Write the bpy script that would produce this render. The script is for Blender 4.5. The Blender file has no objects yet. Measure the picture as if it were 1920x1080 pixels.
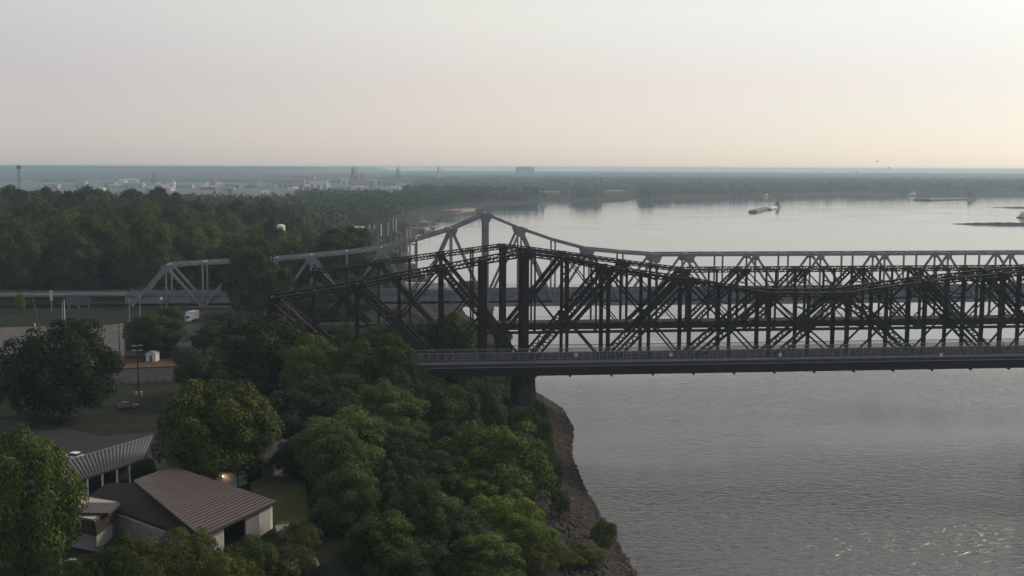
import bpy, math, random
import numpy as np
from mathutils import Vector, Matrix

random.seed(7)
rng = np.random.default_rng(7)
SC = bpy.context.scene
COL = SC.collection
rad = math.radians

# ------------------------------------------------------------------ camera
CAM_Z, F_PX, PITCH, ROLL = 77.3, 2116.0, 6.12, 0.25
cam_data = bpy.data.cameras.new("camera")
cam_data.sensor_width = 36.0
cam_data.lens = 36.0 * F_PX / 1920.0
cam_data.clip_start = 1.0
cam_data.clip_end = 80000.0
cam = bpy.data.objects.new("camera", cam_data)
COL.objects.link(cam)
CAM_ROT = Matrix.Rotation(rad(90 - PITCH), 3, 'X') @ Matrix.Rotation(rad(ROLL), 3, 'Z')
cam.matrix_world = Matrix.Translation((0, 0, CAM_Z)) @ CAM_ROT.to_4x4()
SC.camera = cam

# ------------------------------------------------------------------ sky and sun
SUN_EL, SUN_AZ = 33.0, 56.0            # azimuth measured from the view axis (+Y) to the right (+X)
sun_dir = Vector((math.sin(rad(SUN_AZ)) * math.cos(rad(SUN_EL)),
                  math.cos(rad(SUN_AZ)) * math.cos(rad(SUN_EL)), math.sin(rad(SUN_EL))))
world = bpy.data.worlds.new("World")
SC.world = world
world.use_nodes = True
wn, wl = world.node_tree.nodes, world.node_tree.links
for n in list(wn):
    wn.remove(n)
w_out = wn.new("ShaderNodeOutputWorld")
bg_sky = wn.new("ShaderNodeBackground")
bg_haze = wn.new("ShaderNodeBackground")
w_add = wn.new("ShaderNodeAddShader")
sky = wn.new("ShaderNodeTexSky")
sky.sky_type = 'NISHITA'
sky.sun_disc = False
sky.sun_elevation = rad(SUN_EL)
sky.sun_rotation = rad(SUN_AZ)
sky.altitude = 100
sky.air_density = 1.0
sky.dust_density = 0.6
sky.ozone_density = 1.5
bg_sky.inputs[1].default_value = 0.05
wl.new(sky.outputs[0], bg_sky.inputs[0])
# thin, even layer of bright high haze over the whole sky: warm at the horizon, grey above, brighter around the sun
tc = wn.new("ShaderNodeTexCoord")
sep = wn.new("ShaderNodeSeparateXYZ")
wl.new(tc.outputs['Generated'], sep.inputs[0])
ramp = wn.new("ShaderNodeValToRGB")
wl.new(sep.outputs['Z'], ramp.inputs[0])
el = ramp.color_ramp.elements
el[0].position = 0.005
el[0].color = (0.79, 0.87, 1.02, 1)
el[1].position = 1.0
el[1].color = (0.95, 0.95, 0.95, 1)
e = el.new(0.073); e.color = (1.11, 0.955, 0.925, 1)
e = el.new(0.131); e.color = (1.37, 1.37, 1.12, 1)
e = el.new(0.22); e.color = (1.38, 1.36, 1.12, 1)
e = el.new(0.50); e.color = (1.12, 1.10, 1.02, 1)
dot = wn.new("ShaderNodeVectorMath"); dot.operation = 'DOT_PRODUCT'
wl.new(tc.outputs['Generated'], dot.inputs[0])
dot.inputs[1].default_value = sun_dir
glow = wn.new("ShaderNodeValToRGB")
mr = wn.new("ShaderNodeMapRange")
mr.inputs[1].default_value = -1.0
mr.inputs[2].default_value = 1.0
wl.new(dot.outputs['Value'], mr.inputs[0])
wl.new(mr.outputs[0], glow.inputs[0])
ge = glow.color_ramp.elements
GLOW = [(0.0, (0.18, 0.175, 0.20)), (0.595, (0.288, 0.250, 0.264)), (0.753, (0.394, 0.335, 0.310)), (0.872, (0.42, 0.38, 0.362)), (1.0, (0.58, 0.53, 0.48))]
ge[0].position, ge[0].color = GLOW[0][0], (*GLOW[0][1], 1)
ge[1].position, ge[1].color = GLOW[-1][0], (*GLOW[-1][1], 1)
for p_, c_ in GLOW[1:-1]:
    e = ge.new(p_); e.color = (*c_, 1)
bright = wn.new("ShaderNodeVectorMath"); bright.operation = 'MULTIPLY'
wl.new(ramp.outputs[0], bright.inputs[0])
wl.new(glow.outputs[0], bright.inputs[1])
wl.new(bright.outputs[0], bg_haze.inputs[0])
bg_haze.inputs[1].default_value = 1.0
wl.new(bg_sky.outputs[0], w_add.inputs[0])
wl.new(bg_haze.outputs[0], w_add.inputs[1])
wl.new(w_add.outputs[0], w_out.inputs[0])

sun_data = bpy.data.lights.new("sun", 'SUN')
sun_data.energy = 2.3
sun_data.angle = rad(10)
sun_data.color = (1.0, 0.86, 0.68)
sun = bpy.data.objects.new("sun", sun_data)
COL.objects.link(sun)
sun.rotation_euler = sun_dir.to_track_quat('Z', 'Y').to_euler()

SC.view_settings.view_transform = 'Standard'
SC.view_settings.look = 'None'
SC.view_settings.exposure = 0.1
SC.view_settings.gamma = 1.0
SC.view_settings.use_curve_mapping = False
SC.render.engine = 'CYCLES'
cy = SC.cycles
cy.use_denoising = True
try:
    cy.denoiser = 'OPENIMAGEDENOISE'
    cy.denoising_input_passes = 'RGB_ALBEDO_NORMAL'
except Exception:
    pass
cy.max_bounces = 5
cy.diffuse_bounces = 2
cy.glossy_bounces = 2
cy.transmission_bounces = 2
cy.volume_bounces = 0
cy.transparent_max_bounces = 6
cy.use_adaptive_sampling = False
cy.sample_clamp_direct = 1.1
cy.sample_clamp_indirect = 2.0
cy.caustics_reflective = False
cy.caustics_refractive = False
SC.render.use_persistent_data = False

# ------------------------------------------------------------------ picture-to-place helpers (used to survey positions)
def ray(px, py):
    return (CAM_ROT @ Vector(((px - 960) / F_PX, -(py - 540) / F_PX, -1.0)))

def at_z(px, py, z):
    d = ray(px, py)
    t = (z - CAM_Z) / d.z
    return Vector((d.x * t, d.y * t, z))

def at_depth(px, py, y):
    d = ray(px, py)
    t = y / d.y
    return Vector((d.x * t, y, CAM_Z + d.z * t))

# ------------------------------------------------------------------ materials
def new_mat(name):
    m = bpy.data.materials.new(name)
    m.use_nodes = True
    nt = m.node_tree
    return m, nt.nodes, nt.links, nt.nodes["Principled BSDF"]

def mat(name, c1, c2=None, rough=0.7, scale=2.0, metal=0.0, bump=0.0, detail=6.0, coord='Object', stretch=None, spec=0.3):
    m, n, l, b = new_mat(name)
    b.inputs['Roughness'].default_value = rough
    b.inputs['Metallic'].default_value = metal
    b.inputs['Specular IOR Level'].default_value = spec
    if c2 is None:
        c2 = tuple(x * 0.7 for x in c1)
    t = n.new("ShaderNodeTexCoord")
    if coord == 'World':
        src = n.new("ShaderNodeNewGeometry").outputs['Position']
    else:
        src = t.outputs[coord]
    mp = n.new("ShaderNodeMapping")
    if stretch:
        mp.inputs['Scale'].default_value = stretch
    l.new(src, mp.inputs[0])
    nz = n.new("ShaderNodeTexNoise")
    nz.inputs['Scale'].default_value = scale
    nz.inputs['Detail'].default_value = detail
    l.new(mp.outputs[0], nz.inputs[0])
    r = n.new("ShaderNodeValToRGB")
    r.color_ramp.elements[0].position = 0.3
    r.color_ramp.elements[0].color = (*c2, 1)
    r.color_ramp.elements[1].position = 0.72
    r.color_ramp.elements[1].color = (*c1, 1)
    l.new(nz.outputs['Fac'], r.inputs[0])
    l.new(r.outputs[0], b.inputs['Base Color'])
    if bump:
        bp = n.new("ShaderNodeBump")
        bp.inputs['Strength'].default_value = bump
        bp.inputs['Distance'].default_value = 0.1
        l.new(nz.outputs['Fac'], bp.inputs['Height'])
        l.new(bp.outputs[0], b.inputs['Normal'])
    return m

def foliage(name, lit, dark, trans=0.22):
    m, n, l, b = new_mat(name)
    out = n["Material Output"]
    geo = n.new("ShaderNodeNewGeometry")
    oi = n.new("ShaderNodeObjectInfo")
    nz = n.new("ShaderNodeTexNoise")
    nz.inputs['Scale'].default_value = 0.22
    nz.inputs['Detail'].default_value = 3
    l.new(geo.outputs['Position'], nz.inputs[0])
    a = n.new("ShaderNodeMath"); a.operation = 'ADD'
    l.new(nz.outputs['Fac'], a.inputs[0])
    s1 = n.new("ShaderNodeMath"); s1.operation = 'MULTIPLY_ADD'
    s1.inputs[1].default_value = 0.45; s1.inputs[2].default_value = -0.22
    l.new(geo.outputs['Random Per Island'], s1.inputs[0])
    l.new(s1.outputs[0], a.inputs[1])
    a2 = n.new("ShaderNodeMath"); a2.operation = 'ADD'
    s2 = n.new("ShaderNodeMath"); s2.operation = 'MULTIPLY_ADD'
    s2.inputs[1].default_value = 0.4; s2.inputs[2].default_value = -0.2
    l.new(oi.outputs['Random'], s2.inputs[0])
    l.new(a.outputs[0], a2.inputs[0]); l.new(s2.outputs[0], a2.inputs[1])
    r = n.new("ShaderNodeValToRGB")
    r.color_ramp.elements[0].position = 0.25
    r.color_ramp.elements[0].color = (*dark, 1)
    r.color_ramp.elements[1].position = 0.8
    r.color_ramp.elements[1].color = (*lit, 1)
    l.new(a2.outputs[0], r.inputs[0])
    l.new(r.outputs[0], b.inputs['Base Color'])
    b.inputs['Roughness'].default_value = 0.75
    b.inputs['Specular IOR Level'].default_value = 0.15
    tr = n.new("ShaderNodeBsdfTranslucent")
    l.new(r.outputs[0], tr.inputs[0])
    mx = n.new("ShaderNodeMixShader")
    mx.inputs[0].default_value = trans
    l.new(b.outputs[0], mx.inputs[1]); l.new(tr.outputs[0], mx.inputs[2])
    l.new(mx.outputs[0], out.inputs[0])
    return m

M = {}
M['rust'] = mat("dark_weathered_steel", (0.022, 0.018, 0.018), (0.010, 0.009, 0.010), 0.85, 0.5, bump=0.1, coord='World')
M['rust2'] = mat("old_brown_steel", (0.030, 0.023, 0.021), (0.013, 0.011, 0.011), 0.85, 0.5, bump=0.1, coord='World')
M['grey_steel'] = mat("grey_bridge_paint", (0.25, 0.257, 0.268), (0.16, 0.165, 0.173), 0.6, 0.4, coord='World')
M['portal'] = mat("sunlit_portal_steel", (0.13, 0.10, 0.085), (0.07, 0.055, 0.048), 0.8, 0.6, coord='World')  # lighter brown than the other steel: sunlight on the portal painted in
M['rail_steel'] = mat("galvanised_railing", (0.26, 0.27, 0.28), (0.18, 0.187, 0.197), 0.6, 1.0, metal=0.3)
M['wire'] = mat("fence_wire", (0.10, 0.105, 0.115), (0.07, 0.07, 0.08), 0.6, 1.0)
M['walk'] = mat("walkway_concrete", (0.11, 0.11, 0.113), (0.075, 0.075, 0.078), 0.85, 0.4, coord='World')
M['edge'] = mat("edge_beam_paint", (0.05, 0.053, 0.058), (0.03, 0.032, 0.036), 0.7, 0.5, coord='World')
M['stone'] = mat("pier_masonry", (0.075, 0.068, 0.062), (0.035, 0.032, 0.030), 0.9, 0.35, bump=0.4, coord='World')
M['concrete'] = mat("grey_concrete", (0.24, 0.235, 0.225), (0.15, 0.15, 0.145), 0.85, 0.25, bump=0.1, coord='World')
M['deck_road'] = mat("bridge_road_surface", (0.10, 0.10, 0.105), (0.075, 0.075, 0.08), 0.9, 0.3, coord='World')
M['asphalt'] = mat("asphalt", (0.022, 0.024, 0.029), (0.014, 0.015, 0.019), 0.9, 0.25, bump=0.05, coord='World')
M['gravel'] = mat("gravel", (0.10, 0.098, 0.096), (0.055, 0.054, 0.053), 0.95, 0.3, bump=0.3, coord='World')
M['dirt'] = mat("orange_dirt", (0.11, 0.06, 0.036), (0.06, 0.034, 0.022), 0.95, 0.4, bump=0.3, coord='World')
M['lawn'] = mat("lawn_grass", (0.065, 0.078, 0.012), (0.036, 0.05, 0.012), 0.95, 0.5, bump=0.3, coord='World')
M['white_wall'] = mat("white_render_wall", (0.36, 0.36, 0.345), (0.27, 0.27, 0.26), 0.85, 0.6, bump=0.05, coord='World')
M['brown_roof'] = mat("brown_metal_roof", (0.028, 0.021, 0.019), (0.018, 0.014, 0.013), 0.65, 0.5, coord='World')
M['brown_seam'] = mat("brown_roof_seam", (0.080, 0.063, 0.057), (0.056, 0.045, 0.040), 0.6, 0.5, coord='World')
M['grey_roof'] = mat("grey_metal_roof", (0.065, 0.063, 0.065), (0.045, 0.044, 0.046), 0.6, 0.5, coord='World')
M['dark_roof'] = mat("dark_shingle_roof", (0.035, 0.035, 0.04), (0.022, 0.022, 0.026), 0.9, 0.8, coord='World')
M['brown_shade'] = mat("shaded_slope_brown", (0.042, 0.033, 0.031), (0.027, 0.022, 0.021), 0.9, 1.5, coord='World', stretch=(1, 1, 4))  # brown roof toned for its shaded slope, shade put into the colour
M['far_pale'] = mat("far_pale_cladding", (0.40, 0.39, 0.37), (0.28, 0.27, 0.26), 0.85, 0.05, coord='World')  # muted pale tone shared by the far buildings and sheds
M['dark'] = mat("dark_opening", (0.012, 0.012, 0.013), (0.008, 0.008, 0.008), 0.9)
M['white'] = mat("white_paint", (0.75, 0.75, 0.74), (0.62, 0.62, 0.6), 0.5, 0.8)
M['offwhite'] = mat("weathered_white_cladding", (0.62, 0.60, 0.56), (0.48, 0.46, 0.43), 0.7, 0.15, coord='World')
M['tan'] = mat("tan_cladding", (0.42, 0.36, 0.30), (0.32, 0.27, 0.23), 0.8, 0.1, coord='World')
M['greyclad'] = mat("grey_cladding", (0.15, 0.15, 0.153), (0.10, 0.10, 0.103), 0.8, 0.1, coord='World')
M['wood'] = mat("weathered_pole_wood", (0.12, 0.10, 0.08), (0.07, 0.06, 0.05), 0.9, 3.0, stretch=(4, 4, 0.5))
M['darkwood'] = mat("creosote_pole", (0.035, 0.03, 0.03), (0.02, 0.018, 0.018), 0.9, 3.0)
M['galv'] = mat("galvanised_pole", (0.42, 0.43, 0.44), (0.33, 0.34, 0.35), 0.5, 2.0, metal=0.4)
M['glass'] = mat("dark_glass", (0.02, 0.025, 0.03), (0.015, 0.018, 0.02), 0.1, 1.0, spec=0.6)
M['tyre'] = mat("tyre_rubber", (0.02, 0.02, 0.02), (0.015, 0.015, 0.015), 0.9)
M['chrome'] = mat("wheel_rim", (0.5, 0.5, 0.5), (0.4, 0.4, 0.4), 0.35, metal=0.8)
M['lampglass'] = mat("headlamp_glass", (0.8, 0.8, 0.78), (0.7, 0.7, 0.68), 0.2)
M['redpaint'] = mat("red_paint", (0.32, 0.05, 0.06), (0.22, 0.04, 0.045), 0.5)
M['pinkpaint'] = mat("faded_magenta_paint", (0.30, 0.10, 0.19), (0.22, 0.08, 0.15), 0.5)
M['hull'] = mat("barge_hull_steel", (0.16, 0.145, 0.135), (0.10, 0.092, 0.086), 0.8, 0.2, coord='World')
M['redhull'] = mat("rust_red_barge", (0.15, 0.08, 0.07), (0.10, 0.058, 0.052), 0.8, 0.15, coord='World')
M['bark'] = mat("tree_bark", (0.07, 0.058, 0.045), (0.04, 0.034, 0.028), 0.95, 2.0, bump=0.4)
M['rock'] = mat("riprap_rock", (0.058, 0.047, 0.041), (0.020, 0.017, 0.015), 0.95, 0.8, bump=0.4, coord='World')
M['log'] = mat("driftwood", (0.3, 0.27, 0.23), (0.2, 0.18, 0.155), 0.9, 2.0)
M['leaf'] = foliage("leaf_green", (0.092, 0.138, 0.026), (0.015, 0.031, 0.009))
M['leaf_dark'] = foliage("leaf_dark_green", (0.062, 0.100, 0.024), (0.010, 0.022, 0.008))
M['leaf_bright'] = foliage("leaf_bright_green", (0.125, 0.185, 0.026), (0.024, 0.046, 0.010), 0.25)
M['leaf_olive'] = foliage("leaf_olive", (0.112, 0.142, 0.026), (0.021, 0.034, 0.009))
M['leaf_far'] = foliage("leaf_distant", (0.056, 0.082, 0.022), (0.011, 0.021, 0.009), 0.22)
M['leaf_hazed'] = foliage("haze_paled_leaf", (0.13, 0.155, 0.11), (0.08, 0.10, 0.075), 0.25)  # far-shore leaves made paler: distance haze put into the colour
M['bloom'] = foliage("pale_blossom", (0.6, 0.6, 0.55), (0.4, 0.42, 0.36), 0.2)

# lamp lens that is lit in the photograph
m, n, l, b = new_mat("lit_wall_lamp")
b.inputs['Emission Color'].default_value = (1.0, 0.78, 0.5, 1)
b.inputs['Emission Strength'].default_value = 7.0
M['lit'] = m

# water
m, n, l, b = new_mat("river_water")
geo = n.new("ShaderNodeNewGeometry")
b.inputs['Base Color'].default_value = (0.05, 0.052, 0.05, 1)
b.inputs['IOR'].default_value = 2.25
b.inputs['Specular IOR Level'].default_value = 0.5
b.inputs['Roughness'].default_value = 0.1
rgh = n.new("ShaderNodeMapRange"); rgh.interpolation_type = 'SMOOTHSTEP'
rgh.inputs[1].default_value = 430; rgh.inputs[2].default_value = 800; rgh.inputs[3].default_value = 0.2; rgh.inputs[4].default_value = 0.05
l.new(rgh.outputs[0], b.inputs['Roughness'])
mp = n.new("ShaderNodeMapping"); mp.inputs['Scale'].default_value = (0.55, 1.0, 1.0)
mp.inputs['Rotation'].default_value = (0, 0, 0.25)
l.new(geo.outputs['Position'], mp.inputs[0])
w1 = n.new("ShaderNodeTexNoise"); w1.inputs['Scale'].default_value = 0.55; w1.inputs['Detail'].default_value = 3; w1.inputs['Distortion'].default_value = 1.2
l.new(mp.outputs[0], w1.inputs[0])
w2 = n.new("ShaderNodeTexNoise"); w2.inputs['Scale'].default_value = 0.016; w2.inputs['Detail'].default_value = 4
l.new(mp.outputs[0], w2.inputs[0])
patch = n.new("ShaderNodeMapRange"); patch.inputs[1].default_value = 0.36; patch.inputs[2].default_value = 0.66
patch.inputs[3].default_value = 0.0; patch.inputs[4].default_value = 1.0
l.new(w2.outputs['Fac'], patch.inputs[0])
sp = n.new("ShaderNodeSeparateXYZ"); l.new(geo.outputs['Position'], sp.inputs[0])
reach = n.new("ShaderNodeMapRange"); reach.interpolation_type = 'SMOOTHSTEP'      # wind-ruffled reach above the bridges; slack water below them
reach.inputs[1].default_value = 230; reach.inputs[2].default_value = 310
reach.inputs[3].default_value = 0.6; reach.inputs[4].default_value = 0.0
l.new(sp.outputs['Y'], reach.inputs[0]); l.new(sp.outputs['Y'], rgh.inputs[0])
slack = n.new("ShaderNodeMapRange"); slack.interpolation_type = 'SMOOTHSTEP'
slack.inputs[1].default_value = 420; slack.inputs[2].default_value = 900
slack.inputs[3].default_value = 0.14; slack.inputs[4].default_value = 0.02
l.new(sp.outputs['Y'], slack.inputs[0])
mul0 = n.new("ShaderNodeMath"); mul0.operation = 'MULTIPLY'
l.new(patch.outputs[0], mul0.inputs[0]); l.new(reach.outputs[0], mul0.inputs[1])
mul = n.new("ShaderNodeMath"); mul.operation = 'ADD'
streak = n.new("ShaderNodeMath"); streak.operation = 'MULTIPLY_ADD'
streak.inputs[1].default_value = 1.3; streak.inputs[2].default_value = 0.35
l.new(patch.outputs[0], streak.inputs[0])
mul1 = n.new("ShaderNodeMath"); mul1.operation = 'MULTIPLY'
l.new(slack.outputs[0], mul1.inputs[0]); l.new(streak.outputs[0], mul1.inputs[1])
l.new(mul0.outputs[0], mul.inputs[0]); l.new(mul1.outputs[0], mul.inputs[1])
bp = n.new("ShaderNodeBump"); bp.inputs['Distance'].default_value = 1.7
l.new(mul.outputs[0], bp.inputs['Strength']); l.new(w1.outputs['Fac'], bp.inputs['Height'])
l.new(bp.outputs[0], b.inputs['Normal'])
M['water'] = m

# terrain: leaf litter and scrub green on the flat, brown rock and mud near the water
m, n, l, b = new_mat("river_bluff_ground")
geo = n.new("ShaderNodeNewGeometry")
sp = n.new("ShaderNodeSeparateXYZ"); l.new(geo.outputs['Position'], sp.inputs[0])
nz = n.new("ShaderNodeTexNoise"); nz.inputs['Scale'].default_value = 0.35; nz.inputs['Detail'].default_value = 8
l.new(geo.outputs['Position'], nz.inputs[0])
nz2 = n.new("ShaderNodeTexNoise"); nz2.inputs['Scale'].default_value = 0.03; nz2.inputs['Detail'].default_value = 5
l.new(geo.outputs['Position'], nz2.inputs[0])
rg = n.new("ShaderNodeValToRGB")
rg.color_ramp.elements[0].position = 0.3; rg.color_ramp.elements[0].color = (0.009, 0.012, 0.007, 1)
rg.color_ramp.elements[1].position = 0.75; rg.color_ramp.elements[1].color = (0.022, 0.029, 0.012, 1)
l.new(nz.outputs['Fac'], rg.inputs[0])
rb = n.new("ShaderNodeValToRGB")
rb.color_ramp.elements[0].position = 0.3; rb.color_ramp.elements[0].color = (0.022, 0.017, 0.014, 1)
rb.color_ramp.elements[1].position = 0.75; rb.color_ramp.elements[1].color = (0.050, 0.036, 0.030, 1)
l.new(nz.outputs['Fac'], rb.inputs[0])
hz = n.new("ShaderNodeMath"); hz.operation = 'MULTIPLY_ADD'
hz.inputs[1].default_value = 7.0; l.new(nz2.outputs['Fac'], hz.inputs[0]); l.new(sp.outputs['Z'], hz.inputs[2])
bk = n.new("ShaderNodeMapRange"); bk.inputs[1].default_value = 7.0; bk.inputs[2].default_value = 11.5
l.new(hz.outputs[0], bk.inputs[0])
mx = n.new("ShaderNodeMix"); mx.data_type = 'RGBA'
l.new(bk.outputs[0], mx.inputs[0]); l.new(rb.outputs[0], mx.inputs[6]); l.new(rg.outputs[0], mx.inputs[7])
l.new(mx.outputs[2], b.inputs['Base Color'])
b.inputs['Roughness'].default_value = 0.95; b.inputs['Specular IOR Level'].default_value = 0.1
bp = n.new("ShaderNodeBump"); bp.inputs['Strength'].default_value = 0.6; bp.inputs['Distance'].default_value = 0.5
l.new(nz.outputs['Fac'], bp.inputs['Height']); l.new(bp.outputs[0], b.inputs['Normal'])
M['ground'] = m

# ------------------------------------------------------------------ object helpers
def link(o, parent=None):
    COL.objects.link(o)
    if parent is not None:
        o.parent = parent
    return o

def tag(o, label=None, cat=None, group=None, kind=None):
    if label: o['label'] = label
    if cat: o['category'] = cat
    if group: o['group'] = group
    if kind: o['kind'] = kind
    return o

def thing(name, label, cat, loc=(0, 0, 0), rz=0.0, group=None):
    o = bpy.data.objects.new(name, None)
    o.empty_display_size = 0.5
    COL.objects.link(o)
    o.location = loc
    o.rotation_euler = (0, 0, rz)
    return tag(o, label, cat, group)

def np_mesh(name, verts, quads, material, smooth=False, tris=None):
    me = bpy.data.meshes.new(name)
    verts = np.asarray(verts, dtype=np.float32)
    me.vertices.add(len(verts))
    me.vertices.foreach_set("co", verts.ravel())
    if quads is not None and len(quads):
        f = np.asarray(quads, dtype=np.int32); k = 4
    else:
        f = np.asarray(tris, dtype=np.int32); k = 3
    me.loops.add(f.size)
    me.loops.foreach_set("vertex_index", f.ravel())
    me.polygons.add(len(f))
    me.polygons.foreach_set("loop_start", np.arange(0, f.size, k, dtype=np.int32))
    if smooth:
        me.polygons.foreach_set("use_smooth", np.ones(len(f), dtype=bool))
    me.update(calc_edges=True)
    if material is not None:
        me.materials.append(material)
    return me

class MB:
    """collects boxes, prisms and tubes, then links them as one mesh object"""
    def __init__(self):
        self.v, self.f = [], []
    def add(self, vs, fs):
        o = len(self.v)
        self.v += [tuple(p) for p in vs]
        self.f += [tuple(i + o for i in q) for q in fs]
        return self
    def box(self, x0, x1, y0, y1, z0, z1):
        vs = [(x0, y0, z0), (x1, y0, z0), (x1, y1, z0), (x0, y1, z0), (x0, y0, z1), (x1, y0, z1), (x1, y1, z1), (x0, y1, z1)]
        return self.add(vs, [(0, 3, 2, 1), (4, 5, 6, 7), (0, 1, 5, 4), (1, 2, 6, 5), (2, 3, 7, 6), (3, 0, 4, 7)])
    def bar(self, p0, p1, w, h, up=(0, 0, 1)):
        p0, p1 = Vector(p0), Vector(p1)
        x = (p1 - p0).normalized()
        up = Vector(up)
        if abs(x.dot(up)) > 0.99:
            up = Vector((0, 1, 0))
        y = up.cross(x).normalized(); z = x.cross(y)
        vs = []
        for p in (p0, p1):
            for a, c in ((-1, -1), (1, -1), (1, 1), (-1, 1)):
                vs.append(p + y * (a * w / 2) + z * (c * h / 2))
        return self.add(vs, [(0, 3, 2, 1), (4, 5, 6, 7), (0, 1, 5, 4), (1, 2, 6, 5), (2, 3, 7, 6), (3, 0, 4, 7)])
    def prism(self, poly, off):
        """closed solid: planar polygon and its copy moved by off"""
        k = len(poly); off = Vector(off)
        vs = [Vector(p) for p in poly] + [Vector(p) + off for p in poly]
        fs = [tuple(range(k - 1, -1, -1)), tuple(range(k, 2 * k))]
        fs += [(i, (i + 1) % k, k + (i + 1) % k, k + i) for i in range(k)]
        return self.add(vs, fs)
    def tube(self, pts, radii, seg=7):
        rings = []
        for i, p in enumerate(pts):
            p = Vector(p)
            d = (Vector(pts[min(i + 1, len(pts) - 1)]) - Vector(pts[max(i - 1, 0)])).normalized()
            a = d.cross(Vector((0, 1, 0)) if abs(d.y) < 0.9 else Vector((1, 0, 0))).normalized()
            c = d.cross(a)
            rings.append([p + (a * math.cos(t) + c * math.sin(t)) * radii[i] for t in (2 * math.pi * j / seg for j in range(seg))])
        vs = [q for r in rings for q in r]
        fs = []
        for i in range(len(pts) - 1):
            for j in range(seg):
                fs.append((i * seg + j, i * seg + (j + 1) % seg, (i + 1) * seg + (j + 1) % seg, (i + 1) * seg + j))
        fs.append(tuple(range(seg - 1, -1, -1)))
        fs.append(tuple((len(pts) - 1) * seg + j for j in range(seg)))
        return self.add(vs, fs)
    def lathe(self, prof, cx=0, cy=0, seg=20, sx=1, sy=1):
        vs, fs = [], []
        for r, z in prof:
            for j in range(seg):
                t = 2 * math.pi * j / seg
                vs.append((cx + r * sx * math.cos(t), cy + r * sy * math.sin(t), z))
        for i in range(len(prof) - 1):
            for j in range(seg):
                fs.append((i * seg + j, i * seg + (j + 1) % seg, (i + 1) * seg + (j + 1) % seg, (i + 1) * seg + j))
        fs.append(tuple(range(seg - 1, -1, -1)))
        fs.append(tuple((len(prof) - 1) * seg + j for j in range(seg)))
        return self.add(vs, fs)
    def build(self, name, material, parent=None, smooth=False):
        me = bpy.data.meshes.new(name)
        me.from_pydata(self.v, [], self.f)
        if smooth:
            me.polygons.foreach_set("use_smooth", [True] * len(me.polygons))
        me.materials.append(material)
        return link(bpy.data.objects.new(name, me), parent)

def copy_tree(o, parent=None):
    c = o.copy()
    COL.objects.link(c)
    c.parent = parent
    for ch in o.children:
        copy_tree(ch, c)
    return c

_unit = {}
def unit_box(material):
    k = material.name
    if k not in _unit:
        mb = MB().box(-0.5, 0.5, -0.5, 0.5, -0.5, 0.5)
        me = bpy.data.meshes.new("bar")
        me.from_pydata(mb.v, [], mb.f)
        me.materials.append(material)
        _unit[k] = me
    return _unit[k]

def beam(name, p0, p1, w, h, material, parent, side=(0, 1, 0)):
    """one straight member: its mesh is a shared bar, w across (along side) and h deep"""
    p0, p1 = Vector(p0), Vector(p1)
    d = p1 - p0; L = d.length
    x = d / L
    y = Vector(side)
    y = (y - x * y.dot(x))
    if y.length < 1e-4:
        y = Vector((0, 0, 1)) - x * x.z
    y.normalize()
    z = x.cross(y)
    o = bpy.data.objects.new(name, unit_box(material))
    link(o, parent)
    R = Matrix((x, y, z)).transposed().to_4x4()
    o.matrix_local = Matrix.Translation((p0 + p1) / 2) @ R @ Matrix.Diagonal((L, w, h, 1))
    return o

def laced(name, p0, p1, w, h, material, parent, side=(0, 1, 0), pitch=1.1, t=0.5, bar=0.22):
    """built-up member: two flanges h apart joined by zigzag lacing on both faces"""
    p0, p1 = Vector(p0), Vector(p1)
    d = p1 - p0; L = d.length; x = d / L
    y = Vector(side); y = (y - x * y.dot(x)).normalized(); z = x.cross(y)
    mb = MB()
    for s in (-1, 1):
        mb.box(-L / 2, L / 2, -w / 2, w / 2, s * h / 2 - t / 2, s * h / 2 + t / 2)
    nseg = max(2, int(L / pitch))
    for f in (-1, 1):
        for i in range(nseg):
            a = -L / 2 + L * i / nseg; c = -L / 2 + L * (i + 1) / nseg
            za, zb = (-h / 2, h / 2) if (i % 2 == 0) else (h / 2, -h / 2)
            mb.bar((a, f * (w / 2 - 0.03), za), (c, f * (w / 2 - 0.03), zb), bar, 0.05, up=(0, 1, 0))
    o = mb.build(name, material, parent)
    R = Matrix((x, y, z)).transposed().to_4x4()
    o.matrix_local = Matrix.Translation((p0 + p1) / 2) @ R
    return o

def part_from_world(o, base):
    """shift a mesh that was drawn in place so that its origin sits at base"""
    o.data.transform(Matrix.Translation(-Vector(base)))

# ------------------------------------------------------------------ the river bank and the ground
shore_px = [(1420, 1500), (1290, 1250), (1225, 1130), (1190, 1080), (1165, 1040), (1120, 965), (1086, 905), (1067, 852), (1071, 803), (1050, 765),
            (1004, 738), (968, 694), (957, 655), (930, 622), (872, 592), (850, 560), (800, 520), (768, 484), (764, 462), (776, 446),
            (800, 424), (835, 402), (900, 391), (980, 382), (1100, 378), (1300, 371), (1440, 367), (1600, 365), (1920, 362), (2500, 359), (3600, 357)]
shore = np.array([[p.x, p.y] for p in (at_z(a, c, 0.0) for a, c in shore_px)])
shore = np.vstack([[shore[0][0] + 40, -400.0], shore])

def shore_dist(x, y):
    """signed distance to the water line, positive on land (left of the line)"""
    x = np.asarray(x, float); y = np.asarray(y, float)
    best = np.full(x.shape, 1e18); sgn = np.ones(x.shape)
    for i in range(len(shore) - 1):
        a, c = shore[i], shore[i + 1]
        ab = c - a
        t = np.clip(((x - a[0]) * ab[0] + (y - a[1]) * ab[1]) / (ab @ ab), 0, 1)
        dx = x - (a[0] + t * ab[0]); dy = y - (a[1] + t * ab[1])
        d2 = dx * dx + dy * dy
        cr = ab[0] * (y - a[1]) - ab[1] * (x - a[0])
        m_ = d2 < best
        best = np.where(m_, d2, best)
        sgn = np.where(m_, np.where(cr > 0, 1.0, -1.0), sgn)
    return np.sqrt(best) * sgn

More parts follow.
